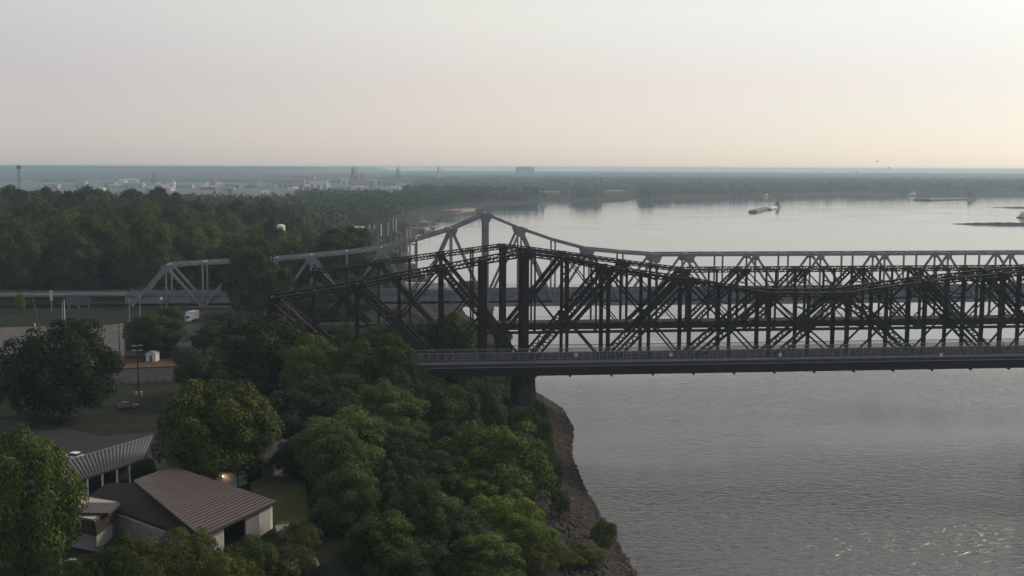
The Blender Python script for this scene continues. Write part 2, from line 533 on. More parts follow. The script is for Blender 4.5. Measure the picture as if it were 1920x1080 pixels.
def sstep(a, c, v):
    t = np.clip((v - a) / (c - a), 0, 1)
    return t * t * (3 - 2 * t)

YAW = rad(6.5)
U = Vector((math.cos(YAW), math.sin(YAW), 0)); N = Vector((-math.sin(YAW), math.cos(YAW), 0))
H0 = at_depth(986, 540, 290.0); H0.z = 0        # foot of the near bridge's tower post, near truss
def bridge_sw(x, y):
    dx, dy = x - H0.x, y - H0.y
    return dx * U.x + dy * U.y, dx * N.x + dy * N.y

def ground_z(x, y):
    x = np.asarray(x, float); y = np.asarray(y, float)
    t = shore_dist(x, y)
    w = 5 * np.sin(x * 0.11) * np.sin(y * 0.083 + 1.3)
    near = 21.0 * (0.26 * sstep(0, 11, t) + 0.74 * sstep(11, 52 , t + w * 0.5))
    far_p = 7.0 + 15.0 * sstep(70, 190, t) * (1 - sstep(850, 1500, y))
    far = far_p * (0.5 * sstep(0, 18, t) + 0.5 * sstep(18, 50, t))
    k = sstep(430, 560, y)
    z = near * (1 - k) + far * k
    hill = 45 * sstep(-1600, -1850, x) * sstep(6500, 9000, y)
    z = z + hill * np.where(t > 0, 1, 0)
    # road embankment west of the far bridge
    s, ww = bridge_sw(x, y)
    emb = sstep(-196, -206, s) * (1 - sstep(7, 24, np.abs(ww - 180)))
    z = np.maximum(z, np.where(t > 0, 25.3 * emb, -9))
    return np.where(t > 0, z, -4.0 * sstep(0, 14, -t))

def gz(x, y):
    return float(ground_z(np.array([x]), np.array([y]))[0])

def axis(lo, hi, step_fine, a, c, grow=1.16, maxstep=700):
    mid = list(np.arange(a, c + 0.01, step_fine))
    up, s = [], step_fine
    v = mid[-1]
    while v < hi:
        s = min(s * grow, maxstep); v += s; up.append(min(v, hi))
    dn, s = [], step_fine
    v = mid[0]
    while v > lo:
        s = min(s * grow, maxstep); v -= s; dn.append(max(v, lo))
    return np.array(dn[::-1] + mid + up)

gx = axis(-15000, 15000, 3.0, -260, 70)
gy = axis(-900, 15500, 3.0, 100, 560)
GX, GY = np.meshgrid(gx, gy)
GZ = ground_z(GX, GY)
t_ = shore_dist(GX, GY)
GZ = GZ + np.where(t_ > 3, np.sin(GX * 0.9 + 2 * np.sin(GY * 0.31)) * np.sin(GY * 0.77) * 0.22 * (1 - sstep(45, 60, t_)) * (1 - sstep(600, 900, GY)), 0)
nx, ny = len(gx), len(gy)
idx = np.arange(nx * ny).reshape(ny, nx)
quads = np.stack([idx[:-1, :-1], idx[:-1, 1:], idx[1:, 1:], idx[1:, :-1]], -1).reshape(-1, 4)
ground = link(bpy.data.objects.new("ground", np_mesh("ground", np.stack([GX, GY, GZ], -1).reshape(-1, 3), quads, M['ground'], True)))
tag(ground, kind='structure', label="river bluff and flat floodplain ground")

wx = np.array([-2000, -300, 15000.0]); wy = np.array([-900, 600, 15500.0])
water = MB().add([(-15000, -900, 0), (15000, -900, 0), (15000, 15500, 0), (-15000, 15500, 0)], [(0, 1, 2, 3)]).build("river_water", M['water'])
tag(water, kind='structure', label="wide pale river")

def sheet(name, pts_px, z, material, dz=0.05):
    mb = MB()
    pts = [at_z(a, c, z + dz) for a, c in pts_px]
    mb.prism([p - Vector((0, 0, 0.3)) for p in pts], (0, 0, 0.3))
    o = mb.build(name, material)
    return tag(o, kind='structure')

# ------------------------------------------------------------------ the three bridges
# bridge-local frame: x along the bridge (to the right, slightly away), y across it (away), z up; origin below the tower
def on_plane(px, py, w):
    """where the line of sight meets the vertical plane w metres behind the near truss: (s, z)"""
    d = ray(px, py)
    q = H0 + N * w
    t = (q.x * N.x + q.y * N.y) / (d.x * N.x + d.y * N.y)
    p = d * t
    return (p.x - H0.x) * U.x + (p.y - H0.y) * U.y, CAM_Z + p.z

def bridge_root(name, label, s, w):
    p = H0 + U * s + N * w
    return thing(name, label, 'bridge', (p.x, p.y, 0), YAW)

def gusset(parent, x, y, z, r, material, th=0.12, drop=0.75):
    poly = [(x - r, y, z + r * 0.35), (x + r, y, z + r * 0.35), (x + r, y, z - r * 0.35), (x + r * 0.5, y, z - r * drop * 1.7), (x - r * 0.5, y, z - r * drop * 1.7), (x - r, y, z - r * 0.35)]
    return MB().prism(poly, (0, th, 0)).build("gusset_plate", material, parent)

def pier(parent, x, y0, y1, width, ztop, material, taper=0.045, zbase=-5):
    """masonry pier with rounded cutwaters, an offset course and a coping"""
    mb = MB()
    def ring(hw, ext, z, seg=9):
        pts = []
        for j in range(seg):
            a = math.pi * j / (seg - 1)
            pts.append((x + hw * math.cos(a), y1 + ext + hw * math.sin(a), z))
        for j in range(seg):
            a = math.pi + math.pi * j / (seg - 1)
            pts.append((x + hw * math.cos(a), y0 - ext + hw * math.sin(a), z))
        return pts
    hw = width / 2
    zmid = ztop * 0.62
    levels = [(zbase, hw + taper * (ztop - zbase) + 0.8, 0.8), (zmid, hw + taper * (ztop - zmid) + 0.8, 0.8), (zmid + 0.4, hw + taper * (ztop - zmid) + 0.75, 0.75), (zmid + 0.41, hw + taper * (ztop - zmid), 0),
              (ztop - 1.4, hw + 0.1, 0), (ztop - 1.38, hw + 0.6, 0.4), (ztop - 0.5, hw + 0.6, 0.4), (ztop - 0.48, hw + 0.2, 0), (ztop, hw + 0.2, 0)]
    vs, fs = [], []
    for z, h, e_ in levels:
        vs += ring(h, e_, z)
    k = 18
    for i in range(len(levels) - 1):
        for j in range(k):
            fs.append((i * k + j, i * k + (j + 1) % k, (i + 1) * k + (j + 1) % k, (i + 1) * k + j))
    fs.append(tuple((len(levels) - 1) * k + j for j in range(k)))
    mb.add(vs, fs)
    return mb.build("pier", material, parent)

def cantilever(root, zt, L, kmin, kmax, zbot, span_w, material, bay0, mid, P, lattice_from=99, end_post=True, dark=None):
    """two trusses of a cantilever bridge with panels of L metres; zt maps a panel point to the top chord's height; diagonals run over two panels"""
    X = lambda k: k * L
    for y in (0.0, span_w):
        for k in range(kmin, kmax):
            laced("top_chord", (X(k), y, zt[k]), (X(k + 1), y, zt[k + 1]), P['cw'], P['ch'], material, root, pitch=0.95, t=P['ch'] * 0.36, bar=0.22)
            beam("bottom_chord", (X(k), y, zbot), (X(k + 1), y, zbot), P['cw'], P['ch'], material, root)
        for k in range(kmin, kmax + 1):
            heavy = P['tower'] if k in P['towers'] else (P['post'] if k % 2 == 0 else P['subpost'])
            beam("post", (X(k), y, zbot), (X(k), y, zt[k]), P['cw'], heavy, material, root)
        for k in range(bay0, kmax - 1, 2):
            a, c = k, k + 2
            up_right = (0 <= a < mid) or a >= 2 * mid     # main diagonals climb away from the towers
            if mid - 1 <= a < mid and c > mid:
                up_right = True
            lo, hi = (a, c) if up_right else (c, a)
            fn = laced if abs(a - mid) <= lattice_from else beam
            fn("diagonal", (X(lo), y, zbot), (X(hi), y, zt[hi]), P['cw'] * 0.9, P['diag'], material, root)
            zm = (zbot + zt[hi]) / 2
            if abs(a) >= P['xfrom'] and not (a < 0 and c >= 0):
                beam("counter_brace", (X(hi), y, zbot), (X(lo), y, zt[lo]), 0.4, P['thin'] * 1.3, material, root)
            else:
                beam("counter_brace", (X(hi), y, zbot), (X(a + 1), y, zm), 0.5, P['thin'] * 1.5, material, root)
            gusset(root, X(a + 1), y - P['cw'] / 2 - 0.13, zm + 0.4, P['gus'] * 0.8, material)
        for k in range(kmin, kmax + 1):
            if k % 2 == 0:
                gusset(root, X(k), y - P['cw'] / 2 - 0.14, zt[k] + 0.2, P['gus'], material)
    for k in range(kmin, kmax + 1):
        beam("top_strut", (X(k), 0.2, zt[k]), (X(k), span_w - 0.2, zt[k]), 0.5, 0.6, material, root, side=(1, 0, 0))
        beam("sway_strut", (X(k), 0.2, zt[k] - 4.2), (X(k), span_w - 0.2, zt[k] - 4.2), 0.35, 0.4, material, root, side=(1, 0, 0))
        if k % 2 == 0:
            beam("sway_brace", (X(k), 0.2, zt[k] - 0.2), (X(k), span_w - 0.2, zt[k] - 4.0), 0.2, 0.25, material, root, side=(1, 0, 0))
            beam("sway_brace", (X(k), span_w - 0.2, zt[k] - 0.2), (X(k), 0.2, zt[k] - 4.0), 0.2, 0.25, material, root, side=(1, 0, 0))
    for k in range(kmin, kmax):
        beam("lateral_brace", (X(k), 0.2, zt[k] + 0.1), (X(k + 1), span_w - 0.2, zt[k + 1] + 0.1), 0.28, 0.2, material, root)
        beam("lateral_brace", (X(k), span_w - 0.2, zt[k] - 0.12), (X(k + 1), 0.2, zt[k + 1] - 0.12), 0.28, 0.2, material, root)
        beam("floor_beam", (X(k), 0, zbot + 1.0), (X(k), span_w, zbot + 1.0), 0.6, 1.3, material, root, side=(1, 0, 0))

# ---- near bridge: dark railway cantilever with a fenced walkway on its near side
HL = 10.85
h_px = {-6: (517, 563), -5: (595, 551), -4: (673, 538), -3: (751, 521), -2: (829, 507), -1: (907, 491), 0: (986, 477), 1: (1064, 487), 2: (1140, 505), 3: (1222, 517), 4: (1292, 527), 5: (1372, 541), 6: (1445, 552)}
near = bridge_root("railway_bridge", "nearest dark steel truss railway bridge with a fenced walkway along its side", 0, 0)
hz = {k: on_plane(a, c, 0)[1] for k, (a, c) in h_px.items()}
hz[7] = hz[6] - 0.2
h_right = {8: (1600, 552), 9: (1675, 541), 10: (1750, 531), 11: (1830, 523), 12: (1905, 516), 13: (1985, 509), 14: (2060, 502), 15: (2135, 506), 16: (2210, 512), 17: (2285, 518), 18: (2360, 524), 19: (2435, 530), 20: (2510, 536)}
for k, (a, c) in h_right.items():
    hz[k] = on_plane(a, c, 0)[1]
HP = dict(cw=0.9, ch=0.95, tower=1.55, post=0.95, subpost=0.75, towers=(0, -1, 14), diag=1.45, thin=0.34, xfrom=2, gus=1.5)
ZB = 25.6
cantilever(near, hz, HL, -6, 20, ZB, 9.6, M['rust'], -6, 7, HP, lattice_from=99)
for w_ in (0.0, 9.6):
    s0_, z0_ = on_plane(522, 566, w_); s1_, z1_ = on_plane(590, 628, w_)
    laced("end_portal", (s0_, w_ - 0.5, z0_), (s1_, w_ - 0.5, z1_), 1.0, 1.9, M['portal'], near, pitch=2.3, t=0.36, bar=0.24)
XL, XR = -72.0, 20 * HL
for y in (1.6, 3.2, 6.4, 8.0):
    beam("stringer", (XL, y, 26.6), (XR, y, 26.6), 0.5, 1.0, M['rust'], near)
MB().box(XL, XR, 1.2, 8.4, 27.1, 27.35).build("track_deck", M['darkwood'], near)
for y in (2.0, 3.45, 6.15, 7.6):
    beam("rail", (XL, y, 27.45), (XR, y, 27.45), 0.08, 0.18, M['rail_steel'], near)
# walkway on the near side
beam("walkway_girder", (XL, -5.6, 25.45), (XR, -5.6, 25.45), 0.7, 2.4, M['rust'], near)
beam("walkway_girder", (XL, -1.5, 25.6), (XR, -1.5, 25.6), 0.5, 1.9, M['rust'], near)
beam("edge_beam", (XL, -5.75, 27.05), (XR, -5.75, 27.05), 0.5, 0.78, M['edge'], near)
beam("edge_flange", (XL, -5.85, 26.62), (XR, -5.85, 26.62), 0.9, 0.10, M['rail_steel'], near)
MB().box(XL, XR, -5.45, -1.25, 26.9, 27.45).build("walkway_deck", M['walk'], near)
beam("walkway_kerb_rail", (XL, -5.8, 27.62), (XR, -5.8, 27.62), 0.2, 0.1, M['rail_steel'], near)
def fence(root, x0, x1, y, z0, z1, step, big=None):
    n_ = int((x1 - x0) / step)
    for i in range(n_ + 1):
        x = x0 + i * step
        beam("fence_post", (x, y, z0), (x, y, z1), 0.12, 0.12, M['rail_steel'], root)
    beam("fence_rail", (x0, y, z1), (x1, y, z1), 0.14, 0.14, M['rail_steel'], root)
    beam("fence_rail", (x0, y, z0 + 0.25), (x1, y, z0 + 0.25), 0.1, 0.1, M['rail_steel'], root)
    mb = MB()
    xs = np.arange(x0, x1, 0.16)
    for x in xs:
        mb.add([(x - 0.022, y + 0.05, z0 + 0.25), (x + 0.022, y + 0.05, z0 + 0.25), (x + 0.022, y + 0.05, z1), (x - 0.022, y + 0.05, z1)], [(0, 1, 2, 3)])
    for z in np.arange(z0 + 0.4, z1, 0.22):
        mb.add([(x0, y + 0.06, z - 0.02), (x1, y + 0.06, z - 0.02), (x1, y + 0.06, z + 0.02), (x0, y + 0.06, z + 0.02)], [(0, 1, 2, 3)])
    w = mb.build("wire_mesh", M['wire'], root)
    w['kind'] = 'stuff'
fence(near, -44, 20 * HL, -5.8, 27.65, 30.3, 2.08)
fence(near, -44, 20 * HL, -1.35, 27.5, 30.55, 6.24)
for px_ in (1080, 1258, 1463, 1765):
    s_, z_ = on_plane(px_, 665, -5.9)
    MB().box(s_ - 0.45, s_ + 0.45, -5.96, -5.92, z_ - 0.45, z_ + 0.45).build("notice_board", M['offwhite'], near)
# old wagonway on the far side
beam("wagonway_girder", (XL, 14.6, 25.9), (XR, 14.6, 25.9), 0.5, 1.6, M['rust'], near)
MB().box(XL, XR, 11.0, 14.2, 26.5, 26.75).build("wagonway_deck", M['rust'], near)
beam("wagonway_rail", (-20, 14.6, 28.9), (XR, 14.6, 28.9), 0.12, 0.14, M['rust'], near)
mb = MB()
for i in range(int((XR + 20) / 0.55)):
    x = -20 + i * 0.55
    mb.bar((x, 14.6, 26.7), (x + 0.5, 14.6, 28.9), 0.05, 0.07, up=(0, 1, 0))
    mb.bar((x + 0.5, 14.62, 26.7), (x, 14.62, 28.9), 0.05, 0.07, up=(0, 1, 0))
mb.build("lattice_railing", M['rust'], near)['kind'] = 'stuff'
for k in range(-6, 21):
    beam("wagonway_bracket", (k * HL, 9.8, 24.9), (k * HL, 14.8, 25.4), 0.4, 0.7, M['rust'], near, side=(1, 0, 0))
    beam("walkway_bracket", (k * HL, -0.3, 24.9), (k * HL, -5.9, 24.1), 0.4, 0.7, M['rust'], near, side=(1, 0, 0))
pier(near, 0, 1.0, 8.6, 5.2, 24.3, M['stone'])
pier(near, 14 * HL, 1.0, 8.6, 5.2, 24.3, M['stone'])
for k in (-6,):
    for y in (0.6, 9.0):
        beam("trestle_leg", (k * HL, y + (-1.5 if y < 2 else 1.5), 14), (k * HL, y, 25.2), 0.7, 0.7, M['rust'], near)
    beam("trestle_brace", (k * HL, -0.6, 16), (k * HL, 9.0, 24.5), 0.3, 0.3, M['rust'], near)

# ---- middle bridge: slimmer brown cantilever with a level suspended span
FW = 62.0
fs0, _ = on_plane(945, 540, FW)
FLn = on_plane(1003, 540, FW)[0] - fs0
mid_b = bridge_root("railway_bridge", "middle dark brown steel truss bridge, level top chord, between the two others", fs0, FW)
f_y = {-6: 511, -5: 503, -4: 495, -3: 487.5, -2: 479, -1: 471, 0: 463.5, 1: 470, 2: 477.5, 3: 485.5, 4: 493.5, 5: 501, 6: 508, 7: 508, 8: 508}
fz = {k: on_plane(945 + 58 * k, y, FW)[1] for k, y in f_y.items()}
fz[7] = fz[8] = fz[6]
for k in range(9, 30):
    fz[k] = fz[6] if k < 18 else fz[24 - k]
FP = dict(cw=0.75, ch=0.85, tower=1.35, post=0.7, subpost=0.5, towers=(0, 24), diag=1.25, thin=0.26, xfrom=2, gus=1.15)
ZF = 25.4
cantilever(mid_b, fz, FLn, -6, 26, ZF, 9.0, M['rust2'], -6, 12, FP, lattice_from=7)
for y in (0, 9.0):
    beam("end_post", (-8 * FLn, y, ZF), (-6 * FLn, y, fz[-6]), 0.9, 0.9, M['rust2'], mid_b)
    beam("bottom_chord", (-8 * FLn, y, ZF), (-6 * FLn, y, ZF), 0.75, 0.72, M['rust2'], mid_b)
    beam("floor_girder", (-8.4 * FLn, y + (0.9 if y < 1 else -0.9), 27.45), (26 * FLn, y + (0.9 if y < 1 else -0.9), 27.45), 0.4, 1.5, M['rust2'], mid_b)
    beam("guard_rail", (-8.4 * FLn, y - 0.7 if y < 1 else y + 0.7, 29.0), (26 * FLn, y - 0.7 if y < 1 else y + 0.7, 29.0), 0.07, 0.08, M['rail_steel'], mid_b)
    for k in range(-8, 27):
        beam("rail_post", (k * FLn + 1.2, y - 0.7 if y < 1 else y + 0.7, 27.6), (k * FLn + 1.2, y - 0.7 if y < 1 else y + 0.7, 29.1), 0.09, 0.09, M['rail_steel'], mid_b)
MB().box(-8.4 * FLn, 26 * FLn, 1.2, 7.8, 28.0, 28.2).build("track_deck", M['darkwood'], mid_b)
for y in (3.75, 5.2):
    beam("rail", (-8.4 * FLn, y, 28.3), (26 * FLn, y, 28.3), 0.08, 0.16, M['rail_steel'], mid_b)
pier(mid_b, 0, 1.0, 8.0, 4.6, 24.9, M['stone'])
pier(mid_b, 24 * FLn, 1.0, 8.0, 4.6, 24.9, M['stone'])

# ---- far bridge: grey road cantilever with a tall peaked tower
AW = 176.0
as0, _ = on_plane(912, 540, AW)
AL = (on_plane(1415, 540, AW)[0] - as0) / 8.0
far_b = bridge_root("road_bridge", "far grey painted steel road bridge with a tall peaked tower", as0, AW)
a_y = {-9: (341, 499), -8: (407, 494), -7: (470, 491), -6: (534, 487), -5: (598, 481), -4: (662, 474.5), -3: (727, 467), -2: (790, 450), -1: (853, 430), 0: (912, 402), 1: (981, 429), 2: (1045, 451), 3: (1107, 468), 4: (1170, 474), 5: (1231, 478.5)}
az = {k: on_plane(a, c, AW)[1] for k, (a, c) in a_y.items()}
for k in range(6, 26):
    az[k] = az[5] if k <= 17 else az[22 - k]
X = lambda k: k * AL
ZA, SW = 20.2, 11.8
GS = M['grey_steel']
for y in (0.0, SW):
    for k in range(-9, 24):
        beam("top_chord", (X(k), y, az[k]), (X(k + 1), y, az[k + 1]), 0.9, 1.15, GS, far_b)
    for k in range(-10, 24):
        beam("bottom_chord", (X(k), y, ZA), (X(k + 1), y, ZA), 0.9, 1.3, GS, far_b)
    beam("end_post", (X(-10), y, ZA), (X(-9), y, az[-9]), 0.9, 1.1, GS, far_b)
    for k in range(-9, 25):
        wd = 1.9 if k in (0, 22) else 0.62
        beam("post", (X(k), y, ZA), (X(k), y, az[k] - 0.5), 0.7, wd, GS, far_b)
    tops = [-9, -7, -5, -3, -1, 1, 3, 5]
    for kt in tops:
        for kb in (kt - 1, kt + 1):
            if kb < -9 or (kt == 5 and kb == 6):
                continue
            beam("diagonal", (X(kb), y, ZA), (X(kt), y, az[kt]), 0.75, 0.95, GS, far_b)
    for kt in (6, 8, 10, 12, 14, 16):
        for kb in (kt - 1, kt + 1):
            if kb >= 7 or kt == 6:
                beam("diagonal", (X(kb), y, ZA), (X(kt), y, az[kt]), 0.75, 0.85, GS, far_b)
    for kt in (17, 19, 21, 23):
        for kb in (kt - 1, kt + 1):
            if kb > 17:
                beam("diagonal", (X(kb), y, ZA), (X(kt), y, az[kt]), 0.75, 0.95, GS, far_b)
    for kt in tops + [0, 6, 8, 10, 12, 14, 16, 17, 19, 21, 22, 23]:
        r_ = 2.6 if kt in (-1, -3, -5, 0, 1, 3, 5, 6) else 1.9
        MB().prism([(X(kt) - r_, y - 0.62, az[kt] + 0.3), (X(kt) + r_, y - 0.62, az[kt] + 0.3), (X(kt) + r_ * 0.8, y - 0.62, az[kt] - 1.2), (X(kt) + r_ * 0.45, y - 0.62, az[kt] - r_ * 1.25),
                    (X(kt) - r_ * 0.45, y - 0.62, az[kt] - r_ * 1.25), (X(kt) - r_ * 0.8, y - 0.62, az[kt] - 1.2)], (0, 0.14, 0)).build("gusset_plate", GS, far_b)
for k in range(-9, 25):
    beam("top_strut", (X(k), 0.4, az[k]), (X(k), SW - 0.4, az[k]), 0.7, 0.9, GS, far_b, side=(1, 0, 0))
    beam("floor_beam", (X(k), -0.4, 22.6), (X(k), SW + 0.4, 22.6), 0.6, 1.7, GS, far_b, side=(1, 0, 0))
    if k < 24:
        beam("lateral_brace", (X(k), 0.4, az[k]), (X(k + 1), SW - 0.4, az[k + 1]), 0.45, 0.35, GS, far_b)
        beam("lateral_brace", (X(k), SW - 0.4, az[k] - 0.2), (X(k + 1), 0.4, az[k + 1] - 0.2), 0.45, 0.35, GS, far_b)
AXL, AXR = X(-10) - 2, X(24)
MB().box(AXL, AXR, 0.7, SW - 0.7, 24.6, 25.4).build("road_deck", M['deck_road'], far_b)
for y in (0.75, SW - 0.75):
    beam("parapet", (AXL, y, 25.55), (AXR, y, 25.55), 0.35, 1.5, M['concrete'], far_b)
    beam("fascia_stringer", (AXL, y + (0.3 if y < 2 else -0.3), 23.4), (AXR, y + (0.3 if y < 2 else -0.3), 23.4), 0.5, 2.5, GS, far_b)
    beam("hand_rail", (AXL, y, 27.25), (AXR, y, 27.25), 0.1, 0.1, M['rail_steel'], far_b)
    for i in range(int((AXR - AXL) / 4.5)):
        beam("rail_post", (AXL + i * 4.5, y, 26.2), (AXL + i * 4.5, y, 27.3), 0.12, 0.12, M['rail_steel'], far_b)
for y in (SW / 2 - 0.12, SW / 2 + 0.12):
    MB().box(AXL, AXR, y - 0.06, y + 0.06, 25.404, 25.41).build("lane_line", M['tan'], far_b)
for k in (0, 22):
    pier(far_b, X(k), 0.5, SW - 0.5, 5.5, 19.4, M['concrete'])
pier(far_b, X(-5), 0.5, SW - 0.5, 3.2, 19.4, M['concrete'], zbase=0)
MB().box(X(-10) - 6, X(-10) + 2.2, -0.8, SW + 0.8, 10, 19.5).build("abutment", M['concrete'], far_b)

# ------------------------------------------------------------------ trees
def cards(centres, normals, size, rs, aspect=0.8):
    """leaf-cluster faces: one bent quad per centre"""
    n_ = len(centres)
    r = rs.normal(size=(n_, 3))
    a = np.cross(normals, r); a /= np.linalg.norm(a, axis=1, keepdims=True) + 1e-9
    c = np.cross(normals, a)
    sz = size * (0.6 + 0.8 * rs.random((n_, 1)))
    v = np.stack([centres - a * sz, centres - c * sz * aspect + normals * sz * 0.25, centres + a * sz, centres + c * sz * aspect + normals * sz * 0.25], 1)
    return v.reshape(-1, 3)

def unit(v):
    return v / (np.linalg.norm(v, axis=1, keepdims=True) + 1e-9)

def crown_points(R, Hc, n_lobes, n_cards, lobe, rs, flat=0.75, skirt=0.25, fill=0.12):
    """points and normals of leaf clusters on the lobes of a crown of radius R and height Hc, base at z=0"""
    d = unit(rs.normal(size=(n_lobes, 3)))
    d[:, 2] = np.where(d[:, 2] < -skirt, -d[:, 2], d[:, 2])
    rr = 0.56 + 0.36 * rs.random((n_lobes, 1))
    C = d * rr * np.array([R, R, Hc * 0.5])
    C[:, 2] += Hc * 0.5
    lr = lobe * R * (0.45 + 1.0 * rs.random(n_lobes))
    which = rs.choice(n_lobes, size=n_cards, p=lr ** 2 / np.sum(lr ** 2))
    dd = unit(rs.normal(size=(n_cards, 3)) + 0.75 * d[which] + np.array([0, 0, 0.45]))
    rad_ = 0.78 + 0.3 * rs.random((n_cards, 1)) ** 1.5
    P = C[which] + dd * lr[which][:, None] * rad_ * np.array([1, 1, flat])
    nf = int(n_cards * fill)
    P[:nf] = (unit(rs.normal(size=(nf, 3))) * rs.random((nf, 1)) ** 0.4) * np.array([R * 0.8, R * 0.8, Hc * 0.42]) + np.array([0, 0, Hc * 0.5])
    nrm = unit(dd + 0.36 * rs.normal(size=(n_cards, 3)))
    return P, nrm

def make_tree(kind, material, R, Hc, trunk_h, n_lobes, n_cards, lobe, size, seed, skirt=0.25, limbs=7, flat=1.0):
    rs = np.random.default_rng(seed)
    P, nr = crown_points(R, Hc, n_lobes, n_cards, lobe, rs, flat, skirt)
    P[:, 2] += trunk_h
    V = cards(P, nr, size, rs)
    me = np_mesh("crown", V, np.arange(len(V), dtype=np.int32).reshape(-1, 4), material)
    mb = MB()
    top = trunk_h + Hc * 0.6
    mb.tube([(0, 0, -2.0), (0.1, 0, trunk_h * 0.5), (0.2, 0.15, trunk_h + 0.5), (0.1, 0.3, top)], [R * 0.06, R * 0.045, R * 0.036, R * 0.01], 8)
    for i in range(limbs):
        a = 2.4 * i + 0.3
        z0 = trunk_h * 0.75 + Hc * 0.05 * i
        mb.tube([(0.1, 0.1, z0), (math.cos(a) * R * 0.35, math.sin(a) * R * 0.35, z0 + Hc * 0.16), (math.cos(a) * R * 0.72, math.sin(a) * R * 0.72, z0 + Hc * 0.3)], [R * 0.025, R * 0.016, R * 0.006], 6)
    tm = bpy.data.meshes.new("trunk")
    tm.from_pydata(mb.v, [], mb.f)
    tm.materials.append(M['bark'])
    return dict(crown=me, trunk=tm, R=R, H=trunk_h + Hc)

PROTO = {
    'round':  make_tree('round', M['leaf'], 10, 19, 0.6, 95, 30000, 0.25, 0.24, 1, 0.9),
    'round2': make_tree('round', M['leaf_olive'], 10, 16, 0.6, 95, 30000, 0.23, 0.24, 2, 0.9),
    'dark':   make_tree('dark', M['leaf_dark'], 10, 18, 0.5, 90, 26000, 0.26, 0.26, 3, 0.95),
    'dark2':  make_tree('dark', M['leaf_dark'], 9, 20, 0.5, 80, 26000, 0.27, 0.26, 4, 0.95),
    'bright': make_tree('bright', M['leaf_bright'], 10, 19, 0.5, 120, 36000, 0.22, 0.23, 5, 0.95),
    'willow': make_tree('willow', M['leaf_olive'], 8, 9, 0.4, 120, 20000, 0.18, 0.15, 6, 0.95, flat=1.0),
    'vine':   make_tree('vine', M['leaf'], 8, 17, 0.4, 70, 24000, 0.28, 0.24, 8, 0.95),
    'bush':   make_tree('bush', M['leaf_bright'], 4, 5, 0.4, 30, 5000, 0.32, 0.16, 9, 0.6),
    'far':    make_tree('far', M['leaf_far'], 10, 15, 2.5, 40, 3600, 0.33, 0.62, 10, 0.4, 4),
    'far2':   make_tree('far', M['leaf_far'], 9, 17, 2.5, 36, 3600, 0.34, 0.62, 11, 0.4, 4),
    'far3':   make_tree('far', M['leaf_dark'], 10, 14, 2.0, 44, 3600, 0.31, 0.62, 12, 0.4, 4),
}

def plant(kind, x, y, R, H, label, group=None, rz=None, name=None, zb=None, cat='tree'):
    p = PROTO[kind]
    z = gz(x, y) if zb is None else zb
    o = thing(name or "tree", label, cat, (x, y, z), random.uniform(0, 6.28) if rz is None else rz, group)
    o.scale = (R / p['R'], R / p['R'], H / p['H'])
    for nm in ("trunk", "crown"):
        link(bpy.data.objects.new(nm, p[nm]), o)
    return o

def plant_px(kind, px, top, width, depth, label, **kw):
    """a tree whose crown tops out on this line of sight at this distance"""
    P_ = at_depth(px, top, depth)
    x, y = P_.x, depth
    zb = gz(x, y)
    return plant(kind, x, y, width * depth / F_PX / 2, max(3.0, P_.z - zb), label, zb=zb, **kw)

